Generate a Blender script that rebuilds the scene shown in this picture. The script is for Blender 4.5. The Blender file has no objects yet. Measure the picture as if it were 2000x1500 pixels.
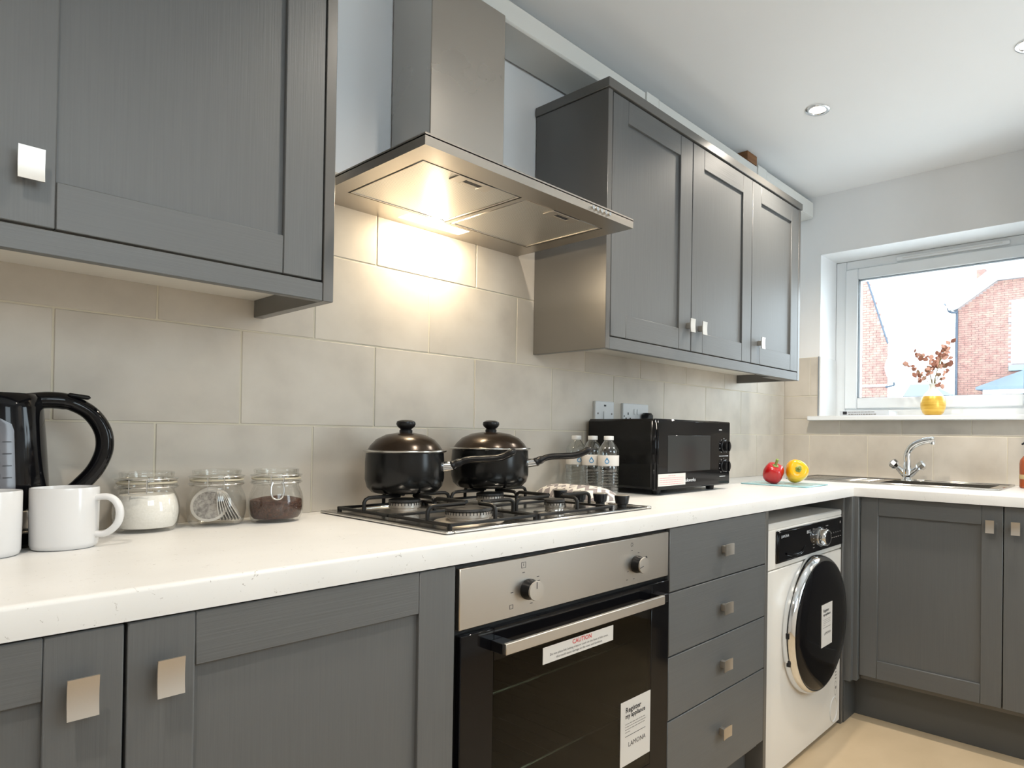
import bpy, bmesh, math, random
from mathutils import Matrix, Vector
random.seed(7)
R = math.radians
scene = bpy.context.scene
col = scene.collection

# ------------------------------------------------------------------ camera
cam_d = bpy.data.cameras.new('camera'); cam = bpy.data.objects.new('camera', cam_d); col.objects.link(cam)
YAW, PITCH, ROLL, FPX, PPX, PPY = 0.9112, 0.0074, 0.0137, 1271.998, 1283.13, 842.02
F = Vector((math.sin(YAW)*math.cos(PITCH), math.cos(YAW)*math.cos(PITCH), math.sin(PITCH)))
R0 = Vector((math.cos(YAW), -math.sin(YAW), 0)); U0 = R0.cross(F)
RR = R0*math.cos(ROLL) + U0*math.sin(ROLL); UU = -R0*math.sin(ROLL) + U0*math.cos(ROLL)
m4 = Matrix.Identity(4)
for i in range(3):
    m4[i][0] = RR[i]; m4[i][1] = UU[i]; m4[i][2] = -F[i]
m4.translation = (-0.3155, -1.5385, 1.0954)
cam.matrix_world = m4
cam_d.sensor_fit = 'HORIZONTAL'; cam_d.sensor_width = 36.0; cam_d.lens = FPX/2000*36
cam_d.shift_x = (1000-PPX)/2000; cam_d.shift_y = (PPY-750)/2000
cam_d.clip_start = 0.02; cam_d.clip_end = 300
scene.camera = cam

# ------------------------------------------------------------------ world, exposure
world = bpy.data.worlds.new('overcast_sky'); scene.world = world; world.use_nodes = True
bg = world.node_tree.nodes['Background']
bg.inputs['Color'].default_value = (0.80, 0.91, 1.0, 1); bg.inputs['Strength'].default_value = 6.5
vs = scene.view_settings
vs.view_transform = 'Standard'; vs.look = 'None'; vs.exposure = 0.25; vs.gamma = 1.0; vs.use_curve_mapping = False
cy = scene.cycles
cy.use_denoising = True; cy.caustics_reflective = False; cy.caustics_refractive = False
cy.max_bounces = 10; cy.diffuse_bounces = 5; cy.transparent_max_bounces = 24; cy.sample_clamp_indirect = 6.0

XW, ZC = 2.736, 2.307              # window wall, ceiling height
YR, XF = -2.25, -1.75              # wall behind the camera's right, wall behind the camera
SPOT_W, HOOD_W = 39.0, 1.5
def portal(name, loc, rot, sx, sy):
    l = bpy.data.lights.new(name, 'AREA'); l.shape = 'RECTANGLE'; l.size = sx; l.size_y = sy
    l.cycles.is_portal = True
    o = bpy.data.objects.new(name, l); o.location = loc; o.rotation_euler = rot; col.objects.link(o)
portal('window_portal', (3.02, -0.66, 1.6), (R(90), 0, R(90)), 0.95, 0.82)
portal('window_portal', (0.075, YR-0.1, 1.79), (R(90), 0, 0), 1.05, 0.78)
portal('door_portal', (1.72, YR-0.1, 1.3), (R(90), 0, 0), 0.8, 1.4)

# ------------------------------------------------------------------ geometry helpers
class G:
    def __init__(s, T=None): s.v = []; s.f = []; s.T = T
    def add(s, vs_, fs_, T=None):
        b = len(s.v)
        for p in vs_:
            p = Vector(p)
            if T is not None: p = T @ p
            if s.T is not None: p = s.T @ p
            s.v.append(p)
        s.f += [tuple(b+i for i in f) for f in fs_]
        return s
    def box(s, lo, hi, c=0, T=None):
        lo = [min(a, b) for a, b in zip(lo, hi)] if any(a > b for a, b in zip(lo, hi)) else list(lo)
        hi = [max(a, b) for a, b in zip(lo, hi)]
        if c <= 0:
            V = [(x, y, z) for x in (lo[0], hi[0]) for y in (lo[1], hi[1]) for z in (lo[2], hi[2])]
            return s.add(V, [(0,1,3,2),(4,6,7,5),(0,4,5,1),(2,3,7,6),(0,2,6,4),(1,5,7,3)], T)
        V = []; idx = {}
        for i in (0, 1):
            for j in (0, 1):
                for k in (0, 1):
                    for ax in range(3):
                        p = [hi[0]-c if i else lo[0]+c, hi[1]-c if j else lo[1]+c, hi[2]-c if k else lo[2]+c]
                        p[ax] = (hi if (i, j, k)[ax] else lo)[ax]
                        idx[(i, j, k, ax)] = len(V); V.append(p)
        Fs = []
        for ax in range(3):
            o1, o2 = [q for q in range(3) if q != ax]
            for sd in (0, 1):
                f = []
                for a, b in ((0,0),(1,0),(1,1),(0,1)):
                    t = [0,0,0]; t[ax] = sd; t[o1] = a; t[o2] = b
                    f.append(idx[(*t, ax)])
                Fs.append(f)
            for a in (0, 1):
                for b in (0, 1):
                    t0 = [0,0,0]; t0[o1] = a; t0[o2] = b; t1 = list(t0); t1[ax] = 1
                    Fs.append([idx[(*t0, o1)], idx[(*t1, o1)], idx[(*t1, o2)], idx[(*t0, o2)]])
        for i in (0, 1):
            for j in (0, 1):
                for k in (0, 1): Fs.append([idx[(i, j, k, q)] for q in range(3)])
        return s.add(V, Fs, T)
    def lathe(s, prof, n=40, c=(0, 0, 0), T=None, lobes=0, amp=0):
        V = []; Fs = []; rings = []
        for r, z in prof:
            if r < 1e-6:
                rings.append([len(V)]); V.append((c[0], c[1], c[2]+z))
            else:
                ring = []
                for i in range(n):
                    a = 2*math.pi*i/n
                    q = r*(1+amp*math.cos(lobes*a)) if lobes else r
                    ring.append(len(V)); V.append((c[0]+q*math.cos(a), c[1]+q*math.sin(a), c[2]+z))
                rings.append(ring)
        for a, b in zip(rings, rings[1:]):
            if len(a) == 1 and len(b) == 1: continue
            for i in range(n):
                j = (i+1) % n
                if len(a) == 1: Fs.append((a[0], b[j], b[i]))
                elif len(b) == 1: Fs.append((a[i], a[j], b[0]))
                else: Fs.append((a[i], a[j], b[j], b[i]))
        return s.add(V, Fs, T)
    def cyl(s, p0, p1, r0, r1=None, n=24, T=None):
        p0 = Vector(p0); p1 = Vector(p1); r1 = r0 if r1 is None else r1
        q = (p1-p0).to_track_quat('Z', 'Y').to_matrix().to_4x4(); q.translation = p0
        h = (p1-p0).length
        return s.lathe([(0, 0), (r0, 0), (r1, h), (0, h)], n, T=(T @ q) if T is not None else q)
    def tube(s, pts, r, n=10, T=None, closed=False, flat=1.0):
        pts = [Vector(p) for p in pts]; m = len(pts)
        rs = r if isinstance(r, (list, tuple)) else [r]*m
        V = []; Fs = []; up = None
        for i, p in enumerate(pts):
            if closed: t = pts[(i+1) % m]-pts[i-1]
            else: t = pts[min(i+1, m-1)]-pts[max(i-1, 0)]
            t.normalize()
            if up is None: up = Vector((0, 0, 1)) if abs(t.z) < .9 else Vector((1, 0, 0))
            sd = t.cross(up).normalized(); up = sd.cross(t).normalized()
            for k in range(n):
                a = 2*math.pi*k/n
                V.append(p+sd*rs[i]*flat*math.cos(a)+up*rs[i]*math.sin(a))
        for i in range(m if closed else m-1):
            for k in range(n):
                a = i*n; b = ((i+1) % m)*n
                Fs.append((a+k, a+(k+1) % n, b+(k+1) % n, b+k))
        if not closed:
            Fs.append(tuple(range(n))); Fs.append(tuple((m-1)*n+k for k in range(n)))
        return s.add(V, Fs, T)
    def prism(s, poly, d0, d1, T=None):
        n = len(poly)
        V = [(a, b, d0) for a, b in poly]+[(a, b, d1) for a, b in poly]
        return s.add(V, [tuple(range(n)), tuple(range(n, 2*n))]+[(i, (i+1) % n, n+(i+1) % n, n+i) for i in range(n)], T)

def smooth_path(pts, k=6):
    pts = [Vector(p) for p in pts]; out = []
    P = [pts[0]*2-pts[1]]+pts+[pts[-1]*2-pts[-2]]
    for i in range(1, len(P)-2):
        for j in range(k):
            t = j/k
            out.append(.5*((2*P[i])+(P[i+1]-P[i-1])*t+(2*P[i-1]-5*P[i]+4*P[i+1]-P[i+2])*t*t+(3*P[i]-P[i-1]-3*P[i+1]+P[i+2])*t**3))
    out.append(pts[-1]); return out

OFF = {}
def mesh_of(name, g, off=Vector((0, 0, 0)), smooth=True, angle=38):
    me = bpy.data.meshes.new(name)
    me.from_pydata([tuple(p-off) for p in g.v], [], g.f)
    bm = bmesh.new(); bm.from_mesh(me); bmesh.ops.recalc_face_normals(bm, faces=bm.faces); bm.to_mesh(me); bm.free()
    if smooth:
        me.polygons.foreach_set('use_smooth', [True]*len(me.polygons))
        me.set_sharp_from_angle(angle=R(angle))
    me.update(); return me
def part(name, g, mat, parent=None, kind=None, label=None, smooth=True, angle=38):
    off = OFF.get(parent.name, Vector((0, 0, 0))) if parent else Vector((0, 0, 0))
    me = mesh_of(name, g, off, smooth, angle)
    me.materials.append(mat)
    o = bpy.data.objects.new(name, me); col.objects.link(o)
    if parent: o.parent = parent; OFF[o.name] = off
    if kind: o['kind'] = kind
    if label: o['label'] = label
    return o
def thing(name, label, cat, loc=(0, 0, 0), rotz=0, world=True, group=None, kind=None):
    o = bpy.data.objects.new(name, None); col.objects.link(o); o.empty_display_size = .05
    o.location = loc; o.rotation_euler = (0, 0, rotz)
    OFF[o.name] = Vector(loc) if world else Vector((0, 0, 0))
    if label: o['label'] = label
    if cat: o['category'] = cat
    if group: o['group'] = group
    if kind: o['kind'] = kind
    return o
def solo(name, g, mat, label, cat, origin=(0, 0, 0), rotz=0, group=None, kind=None, world=True, angle=38):
    me = mesh_of(name, g, Vector(origin) if world else Vector((0, 0, 0)), angle=angle); me.materials.append(mat)
    o = bpy.data.objects.new(name, me); col.objects.link(o); o.location = origin; o.rotation_euler = (0, 0, rotz)
    OFF[o.name] = Vector(origin) if world else Vector((0, 0, 0))
    o['label'] = label; o['category'] = cat
    if group: o['group'] = group
    if kind: o['kind'] = kind
    return o
def struct(name, g, mat, smooth=False):
    return part(name, g, mat, None, kind='structure', smooth=smooth)
def dup(o, parent=None, **kw):
    c = o.copy(); col.objects.link(c); OFF[c.name] = OFF.get(o.name, Vector((0, 0, 0)))
    if parent: c.parent = parent
    for ch in o.children: dup(ch, c)
    for k, v in kw.items(): c[k] = v
    return c
def FY(y=0, x=0, z=0):   # local (across, up, out) on a face that looks to -y
    return Matrix(((1, 0, 0, x), (0, 0, -1, y), (0, 1, 0, z), (0, 0, 0, 1)))
def FX(x=0, y=0, z=0):   # the same on a face that looks to -x
    return Matrix(((0, 0, -1, x), (-1, 0, 0, y), (0, 1, 0, z), (0, 0, 0, 1)))
def lettering(text, size, T, mat, parent, name='lettering', align='LEFT', bold=0, sx=1.0):
    cu = bpy.data.curves.new('t', 'FONT'); cu.body = text; cu.size = size; cu.align_x = align; cu.resolution_u = 2; cu.offset = bold
    ob = bpy.data.objects.new('t', cu); col.objects.link(ob)
    me = bpy.data.meshes.new_from_object(ob.evaluated_get(bpy.context.evaluated_depsgraph_get()))
    bpy.data.objects.remove(ob); bpy.data.curves.remove(cu)
    off = OFF.get(parent.name, Vector((0, 0, 0)))
    for v in me.vertices: v.co = (T @ Vector((v.co.x*sx, v.co.y, v.co.z)))-off
    me.materials.clear(); me.materials.append(mat); me.name = name
    o = bpy.data.objects.new(name, me); col.objects.link(o); o.parent = parent; OFF[o.name] = off
    return o

# ------------------------------------------------------------------ materials
def new_mat(name, color=(.5, .5, .5), rough=.5, metal=0, spec=None, coat=0, trans=0, ior=None):
    m = bpy.data.materials.new(name); m.use_nodes = True
    b = m.node_tree.nodes['Principled BSDF']
    b.inputs['Base Color'].default_value = (*color, 1); b.inputs['Roughness'].default_value = rough
    b.inputs['Metallic'].default_value = metal
    if spec is not None: b.inputs['Specular IOR Level'].default_value = spec
    if coat: b.inputs['Coat Weight'].default_value = coat; b.inputs['Coat Roughness'].default_value = .05
    if trans: b.inputs['Transmission Weight'].default_value = trans
    if ior: b.inputs['IOR'].default_value = ior
    return m
def nd(m, t, **kw):
    n = m.node_tree.nodes.new(t)
    for k, v in kw.items():
        if k in n.inputs: n.inputs[k].default_value = v
        else: setattr(n, k, v)
    return n
def lk(m, a, b): m.node_tree.links.new(a, b)
def bsdf(m): return m.node_tree.nodes['Principled BSDF']
def noise_color(m, stops, scale=(1, 1, 1), nscale=5, detail=4, bump=0, bscale=None, bdist=.001, rand=0):
    tc = nd(m, 'ShaderNodeTexCoord'); mp = nd(m, 'ShaderNodeMapping'); mp.inputs['Scale'].default_value = scale
    lk(m, tc.outputs['Object'], mp.inputs['Vector'])
    vec = mp.outputs['Vector']
    if rand:
        oi = nd(m, 'ShaderNodeObjectInfo'); mul = nd(m, 'ShaderNodeMath', operation='MULTIPLY'); mul.inputs[1].default_value = 37.0
        lk(m, oi.outputs['Random'], mul.inputs[0])
        ad = nd(m, 'ShaderNodeVectorMath', operation='ADD'); lk(m, vec, ad.inputs[0]); lk(m, mul.outputs[0], ad.inputs[1]); vec = ad.outputs[0]
    n = nd(m, 'ShaderNodeTexNoise', Scale=nscale, Detail=detail); lk(m, vec, n.inputs['Vector'])
    cr = nd(m, 'ShaderNodeValToRGB'); el = cr.color_ramp.elements
    while len(el) < len(stops): el.new(.5)
    for e, (p, c) in zip(el, stops): e.position = p; e.color = (*c, 1)
    lk(m, n.outputs['Fac'], cr.inputs['Fac'])
    out = cr.outputs['Color']
    if rand:
        hv = nd(m, 'ShaderNodeHueSaturation'); mr = nd(m, 'ShaderNodeMapRange'); mr.inputs['To Min'].default_value = 1-rand; mr.inputs['To Max'].default_value = 1+rand
        lk(m, oi.outputs['Random'], mr.inputs['Value']); lk(m, mr.outputs[0], hv.inputs['Value']); lk(m, out, hv.inputs['Color']); out = hv.outputs['Color']
    lk(m, out, bsdf(m).inputs['Base Color'])
    if bump:
        bp = nd(m, 'ShaderNodeBump', Strength=bump, Distance=bdist)
        src = n
        if bscale:
            src = nd(m, 'ShaderNodeTexNoise', Scale=bscale, Detail=3); lk(m, vec, src.inputs['Vector'])
        lk(m, src.outputs['Fac'], bp.inputs['Height']); lk(m, bp.outputs['Normal'], bsdf(m).inputs['Normal'])
    return m
def grain(name, scale):
    m = new_mat(name, rough=.42, spec=.45)
    return noise_color(m, [(.3, (.106, .110, .111)), (.7, (.116, .120, .121))], scale, 1.0, 5, bump=.22, bdist=.0012)
CAB_V = grain('grey_painted_oak_upright', (420, 420, 7))
CAB_X = grain('grey_painted_oak_along_run', (7, 420, 420))
CAB_Y = grain('grey_painted_oak_across_run', (420, 7, 420))
CAB_S = new_mat('grey_smooth_board', (.112, .109, .103), .28, spec=.6)
CAB_IN = new_mat('cabinet_interior_white', (.74, .71, .65), .5)
WHITE = noise_color(new_mat('white_wall_paint', rough=.75), [(.3, (.80, .81, .82)), (.7, (.84, .85, .86))], nscale=3)
CEIL = noise_color(new_mat('ceiling_paint', rough=.85), [(.3, (.85, .865, .88)), (.7, (.88, .895, .91))], nscale=2)
REVEAL = new_mat('white_reveal_paint', (.84, .85, .86), .5)
UPVC = new_mat('white_upvc', (.80, .83, .85), .28)
PLASTIC_W = new_mat('white_plastic', (.70, .71, .71), .35)
TILE = new_mat('stone_look_tile', rough=.42, spec=.4)
noise_color(TILE, [(.25, (.50, .455, .395)), (.5, (.58, .53, .46)), (.8, (.635, .585, .515))], nscale=9, detail=9, bump=.05, bscale=60, rand=.035)
GROUT = new_mat('cream_grout', (.68, .63, .51), .85)
WTOP = new_mat('speckled_white_laminate', rough=.38, spec=.45)
def worktop_nodes(m):
    tc = nd(m, 'ShaderNodeTexCoord')
    n1 = nd(m, 'ShaderNodeTexNoise', Scale=95.0, Detail=6, Roughness=.7, Distortion=1.4); lk(m, tc.outputs['Object'], n1.inputs['Vector'])
    n2 = nd(m, 'ShaderNodeTexNoise', Scale=5.0, Detail=3); lk(m, tc.outputs['Object'], n2.inputs['Vector'])
    c1 = nd(m, 'ShaderNodeValToRGB'); c1.color_ramp.elements[0].position = .635; c1.color_ramp.elements[0].color = (0, 0, 0, 1)
    c1.color_ramp.elements[1].position = .68; c1.color_ramp.elements[1].color = (1, 1, 1, 1); lk(m, n1.outputs['Fac'], c1.inputs['Fac'])
    c2 = nd(m, 'ShaderNodeValToRGB'); c2.color_ramp.elements[0].position = .35; c2.color_ramp.elements[0].color = (.68, .675, .66, 1)
    c2.color_ramp.elements[1].position = .7; c2.color_ramp.elements[1].color = (.74, .735, .72, 1); lk(m, n2.outputs['Fac'], c2.inputs['Fac'])
    mx = nd(m, 'ShaderNodeMix', data_type='RGBA'); lk(m, c1.outputs['Color'], mx.inputs['Factor'])
    lk(m, c2.outputs['Color'], mx.inputs['A']); mx.inputs['B'].default_value = (.36, .34, .31, 1)
    lk(m, mx.outputs['Result'], bsdf(m).inputs['Base Color'])
worktop_nodes(WTOP)
FLOOR = noise_color(new_mat('beige_floor', rough=.45), [(.3, (.54, .415, .265)), (.7, (.60, .465, .305))], nscale=6, detail=6)
def steel(name, c, rough, scale):
    m = new_mat(name, c, rough, 1.0)
    tc = nd(m, 'ShaderNodeTexCoord'); mp = nd(m, 'ShaderNodeMapping'); mp.inputs['Scale'].default_value = scale
    n = nd(m, 'ShaderNodeTexNoise', Scale=1.0, Detail=4); bp = nd(m, 'ShaderNodeBump', Strength=.12, Distance=.0004)
    lk(m, tc.outputs['Object'], mp.inputs['Vector']); lk(m, mp.outputs[0], n.inputs['Vector']); lk(m, n.outputs['Fac'], bp.inputs['Height'])
    lk(m, bp.outputs['Normal'], bsdf(m).inputs['Normal'])
    n2 = nd(m, 'ShaderNodeTexNoise', Scale=4.0, Detail=4); lk(m, tc.outputs['Object'], n2.inputs['Vector'])
    mr = nd(m, 'ShaderNodeMapRange'); mr.inputs['To Min'].default_value = rough-.06; mr.inputs['To Max'].default_value = rough+.08
    lk(m, n2.outputs['Fac'], mr.inputs['Value']); lk(m, mr.outputs[0], bsdf(m).inputs['Roughness'])
    return m
STEEL_H = steel('brushed_steel_along', (.56, .525, .48), .32, (6, 500, 500))
STEEL_V = steel('brushed_steel_upright', (.48, .455, .42), .28, (500, 500, 6))
STEEL_S = steel('polished_sheet_steel', (.60, .58, .55), .17, (40, 40, 40))
NICKEL = steel('brushed_nickel', (.58, .54, .49), .38, (400, 6, 400))
CHROME = new_mat('chrome', (.80, .82, .84), .06, 1.0)
WIRE = new_mat('bright_wire', (.75, .75, .74), .2, 1.0)
BLACK_G = new_mat('gloss_black', (.004, .004, .005), .07, spec=.28)
BLACK_P = new_mat('black_plastic', (.007, .007, .008), .3, spec=.3)
BLACK_M = new_mat('matt_black_enamel', (.008, .0075, .007), .4, spec=.3)
CAST = noise_color(new_mat('cast_black', rough=.5), [(.3, (.012, .011, .010)), (.7, (.03, .027, .024))], nscale=40, bump=.1)
POT = new_mat('dark_nonstick_pan', (.007, .007, .007), .2, spec=.3)
LIDM = new_mat('bronze_black_lid', (.030, .021, .015), .22, .5, spec=.3)
PORC = new_mat('white_porcelain', (.66, .66, .665), .12)
APPL = new_mat('white_appliance', (.78, .75, .70), .25)
PAPER = new_mat('white_sticker_paper', (.64, .62, .59), .6)
RED_T = new_mat('red_print', (.55, .03, .03), .6)
PINK_T = new_mat('pink_print', (.62, .16, .19), .6)
DARK_T = new_mat('dark_print', (.02, .02, .025), .6)
GREY_T = new_mat('grey_print', (.22, .21, .20), .6)
LIGHT_T = new_mat('pale_print', (.62, .64, .66), .5)
BLUE_T = new_mat('blue_print', (.06, .25, .48), .5)
WOOD = noise_color(new_mat('bare_wood', rough=.6), [(.3, (.16, .065, .022)), (.7, (.26, .12, .045))], (8, 60, 60), 1.0)
RUBBER = new_mat('clear_seal_ring', (.55, .50, .38), .4)
SUGAR = noise_color(new_mat('white_sugar', rough=.9), [(.3, (.80, .78, .73)), (.7, (.86, .84, .80))], nscale=300, bump=.3)
COFFEE = noise_color(new_mat('coffee_granules', rough=.6), [(.35, (.028, .010, .005)), (.7, (.085, .030, .014))], nscale=260, detail=2, bump=.8, bdist=.002)
TEA = noise_color(new_mat('tea_bag_paper', rough=.85), [(.35, (.20, .185, .175)), (.62, (.42, .395, .37))], nscale=190, detail=2)
TEA_RIM = new_mat('tea_bag_rim', (.60, .57, .53), .8)
YEL = noise_color(new_mat('yellow_pepper_skin', rough=.18, coat=.3), [(.3, (.80, .38, .005)), (.7, (.90, .50, .01))], nscale=12)
RED = noise_color(new_mat('red_pepper_skin', rough=.15, coat=.3), [(.3, (.36, .006, .008)), (.7, (.50, .012, .012))], nscale=12)
STEM = new_mat('green_stem', (.20, .26, .05), .5)
AMBER = new_mat('amber_bottle', (.34, .075, .022), .15, coat=.3)
def thin_glass(name, tint, refl=.9, rough=.02, base=.05, power=3.0):
    m = bpy.data.materials.new(name); m.use_nodes = True; nt = m.node_tree; nt.nodes.clear()
    out = nt.nodes.new('ShaderNodeOutputMaterial'); tr = nt.nodes.new('ShaderNodeBsdfTransparent'); gl = nt.nodes.new('ShaderNodeBsdfGlossy')
    tr.inputs['Color'].default_value = (*tint, 1); gl.inputs['Roughness'].default_value = rough; gl.inputs['Color'].default_value = (refl, refl, refl, 1)
    lw = nt.nodes.new('ShaderNodeLayerWeight'); lw.inputs['Blend'].default_value = .5
    pw = nt.nodes.new('ShaderNodeMath'); pw.operation = 'POWER'; pw.inputs[1].default_value = power
    mr = nt.nodes.new('ShaderNodeMapRange'); mr.inputs['To Min'].default_value = base; mr.inputs['To Max'].default_value = .85
    mx = nt.nodes.new('ShaderNodeMixShader')
    nt.links.new(lw.outputs['Facing'], pw.inputs[0]); nt.links.new(pw.outputs[0], mr.inputs['Value']); nt.links.new(mr.outputs[0], mx.inputs[0])
    nt.links.new(tr.outputs[0], mx.inputs[1]); nt.links.new(gl.outputs[0], mx.inputs[2]); nt.links.new(mx.outputs[0], out.inputs[0])
    return m
PANE = thin_glass('window_glass', (.97, .985, .98), base=.03)
JAR = thin_glass('jar_glass', (.965, .967, .957), base=.055, power=2.6)
PET = thin_glass('clear_bottle', (.90, .92, .91), base=.09, power=1.6)
OVENG = thin_glass('tinted_oven_glass', (.40, .41, .36), refl=.6, base=.012)
BOARDG = new_mat('pale_blue_glass_board', (.36, .62, .68), .12)
def emit(name, c, s):
    m = bpy.data.materials.new(name); m.use_nodes = True; nt = m.node_tree; nt.nodes.clear()
    o = nt.nodes.new('ShaderNodeOutputMaterial'); e = nt.nodes.new('ShaderNodeEmission'); e.inputs[0].default_value = (*c, 1); e.inputs[1].default_value = s
    nt.links.new(e.outputs[0], o.inputs[0]); return m
BULB = emit('lit_bulb', (1, .88, .70), 9)
HOODBULB = emit('lit_hood_lamp', (1, .85, .60), 6)

# ------------------------------------------------------------------ room shell
struct('floor', G().box((XF-.2, YR-.2, -.06), (3.02, .12, 0)), FLOOR)
struct('ceiling', G().box((XF-.2, YR-.2, ZC), (3.02, .12, ZC+.1)), CEIL)
wl = struct('wall_left', G().box((XF-.2, .006, 0), (3.02, .12, ZC)), WHITE)
OY0, OY1, OZ0, OZ1 = -.185, -1.133, 1.183, 2.013
gb = G()
gb.box((XW+.006, OY0, 0), (3.02, .006, ZC)); gb.box((XW+.006, YR, 0), (3.02, OY1, ZC))
gb.box((XW+.006, OY1, 0), (3.02, OY0, OZ0)); gb.box((XW+.006, OY1, OZ1), (3.02, OY0, ZC))
wb = struct('wall_back', gb, WHITE)
part('reveal_lining', G().box((XW+.0055, OY0-.004, OZ0), (2.94, OY0, OZ1)).box((XW+.0055, OY1, OZ1-.004), (2.94, OY0, OZ1)), REVEAL, wb)
part('reveal_tile', G().box((XW-.002, OY0-.012, 1.204), (2.93, OY0-.004, 1.5), .001), PLASTIC_W, wb)
# far walls behind the camera, one with a glazed opening that lets daylight in
gr_ = G()
WX0, WX1, WZ0, WZ1 = -.45, .60, 1.40, 2.18
DX0, DX1, DZ1 = 1.28, 2.16, 2.06
gr_.box((XF-.2, YR-.2, 0), (WX0, YR, ZC)); gr_.box((WX1, YR-.2, 0), (DX0, YR, ZC)); gr_.box((DX1, YR-.2, 0), (3.02, YR, ZC)); gr_.box((DX0, YR-.2, DZ1), (DX1, YR, ZC))
gr_.box((WX0, YR-.2, 0), (WX1, YR, WZ0)); gr_.box((WX0, YR-.2, WZ1), (WX1, YR, ZC))
struct('wall_right', gr_, WHITE)
struct('wall_front', G().box((XF-.2, YR, 0), (XF, .006, ZC)), WHITE)

# tiles: each one an object of its own on its wall
def tile_row(parent, T, z0, z1, joints, a_lo, a_hi, y):
    J = [a_lo]+[j for j in joints if a_lo+.004 < j < a_hi-.004]+[a_hi]
    for a, b in zip(J, J[1:]):
        g = G(T).box((a+.0015 if a > a_lo else a, z0+.0015, -.005), (b-.0015 if b < a_hi else b, z1-.0015, random.uniform(-.0004, .0004)), .0012)
        part('wall_tile', g, TILE, parent, smooth=False)
ROWS = [(.908, 1.108, .085), (1.108, 1.307, -.064), (1.307, 1.507, .085), (1.507, 1.706, -.064)]
part('grout', G().box((-1.05, .0016, .88), (XW+.004, .0065, 1.706)), GROUT, wl)
for z0, z1, j0 in ROWS:
    tile_row(wl, FY(0), z0, z1, [j0+.2955*k for k in range(-6, 12)], -1.05, XW, 0)
part('grout', G().box((XW+.0016, -1.75, .88), (XW+.0065, .002, 1.19)).box((XW+.0016, OY0, 1.19), (XW+.0065, .002, 1.5)), GROUT, wb)
tile_row(wb, FX(XW), .908, 1.112, [.141+.2955*k for k in range(8)], 0, 1.75, 0)
tile_row(wb, FX(XW), 1.112, 1.19, [.298+.2955*k for k in range(8)], 0, 1.75, 0)
tile_row(wb, FX(XW), 1.19, 1.307, [.298+.2955*k for k in range(8)], 0, .184, 0)
tile_row(wb, FX(XW), 1.307, 1.5, [.141], 0, .184, 0)
part('tile_edge_trim', G().box((XW-.003, OY0-.004, 1.19), (XW+.006, OY0+.002, 1.502)), new_mat('grey_tile_trim', (.25, .27, .29), .4), wb)

# ------------------------------------------------------------------ kitchen window
w1 = thing('window_1', None, None, (2.95, -.66, 1.2), kind='structure')
def rect_frame(g, T, a0, a1, h0, h1, ta, tb, w0, w1, c=.003):
    g.box((a0, h0, w0), (a0+ta, h1, w1), c, T); g.box((a1-ta, h0, w0), (a1, h1, w1), c, T)
    g.box((a0+ta, h0, w0), (a1-ta, h0+tb, w1), c, T); g.box((a0+ta, h1-tb, w0), (a1-ta, h1, w1), c, T)
TW = FX(2.99)
g = G(); rect_frame(g, TW, .19, 1.131, 1.204, 2.008, .055, .045, -.02, .054); part('window_frame', g, UPVC, w1)
g = G(); rect_frame(g, TW, .243, 1.125, 1.247, 1.963, .066, .056, -.01, .066, .005); part('sash', g, UPVC, w1)
g = G(); rect_frame(g, TW, .306, 1.062, 1.300, 1.910, .005, .005, .03, .058, .001); part('glazing_seal', g, new_mat('dark_seal', (.05, .06, .065), .6), w1)
part('pane', G(TW).box((.307, 1.301, .02), (1.061, 1.909, .026)), PANE, w1)
g = G(TW).box((.50, 1.972, .054), (1.0, 1.992, .066), .003); part('trickle_vent', g, UPVC, w1)
part('vent_slot', G(TW).box((.53, 1.979, .066), (.97, 1.984, .068), .001), PLASTIC_W, w1)
part('window_sill', G().box((2.690, -1.175, 1.182), (2.94, -.147, 1.204), .003), UPVC, w1)
# window in the wall beside the camera
w2 = thing('window_2', None, None, (.1, YR-.1, 1.40), kind='structure')
T2 = Matrix(((1, 0, 0, 0), (0, 0, 1, YR-.12), (0, 1, 0, 0), (0, 0, 0, 1)))
g = G(); rect_frame(g, T2, WX0, WX1, WZ0, WZ1, .06, .06, -.03, .04); g.box((-.13, WZ0, -.03), (-.07, WZ1, .04), .003, T2); part('window_frame', g, UPVC, w2)
part('pane', G(T2).box((WX0+.05, WZ0+.05, 0), (-.13, WZ1-.05, .006)), PANE, w2)
part('pane', G(T2).box((-.07, WZ0+.05, 0), (WX1-.05, WZ1-.05, .006)), PANE, w2)

# unseen glazed back door in the same wall, added to daylight the far end
d1 = thing('added_door_1', None, None, (1.72, YR-.1, 0), kind='structure')
g = G(); rect_frame(g, T2, DX0, DX1, .001, DZ1, .05, .05, -.03, .04); part('door_frame', g, UPVC, d1)
g = G(); rect_frame(g, T2, DX0+.052, DX1-.052, .055, DZ1-.052, .07, .09, -.02, .03); part('door_leaf', g, UPVC, d1)
part('pane', G(T2).box((DX0+.12, .78, 0), (DX1-.12, DZ1-.14, .006)), PANE, d1)
part('door_panel', G(T2).box((DX0+.12, .14, -.01), (DX1-.12, .78, .02), .003), UPVC, d1)
part('door_handle', G(T2).box((DX0+.075, .98, .03), (DX0+.10, 1.12, .036), .002).tube([(DX0+.087, 1.05, .03), (DX0+.087, 1.05, -.065), (DX0+.19, 1.05, -.065)], .008, 8), CHROME, d1)

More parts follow.
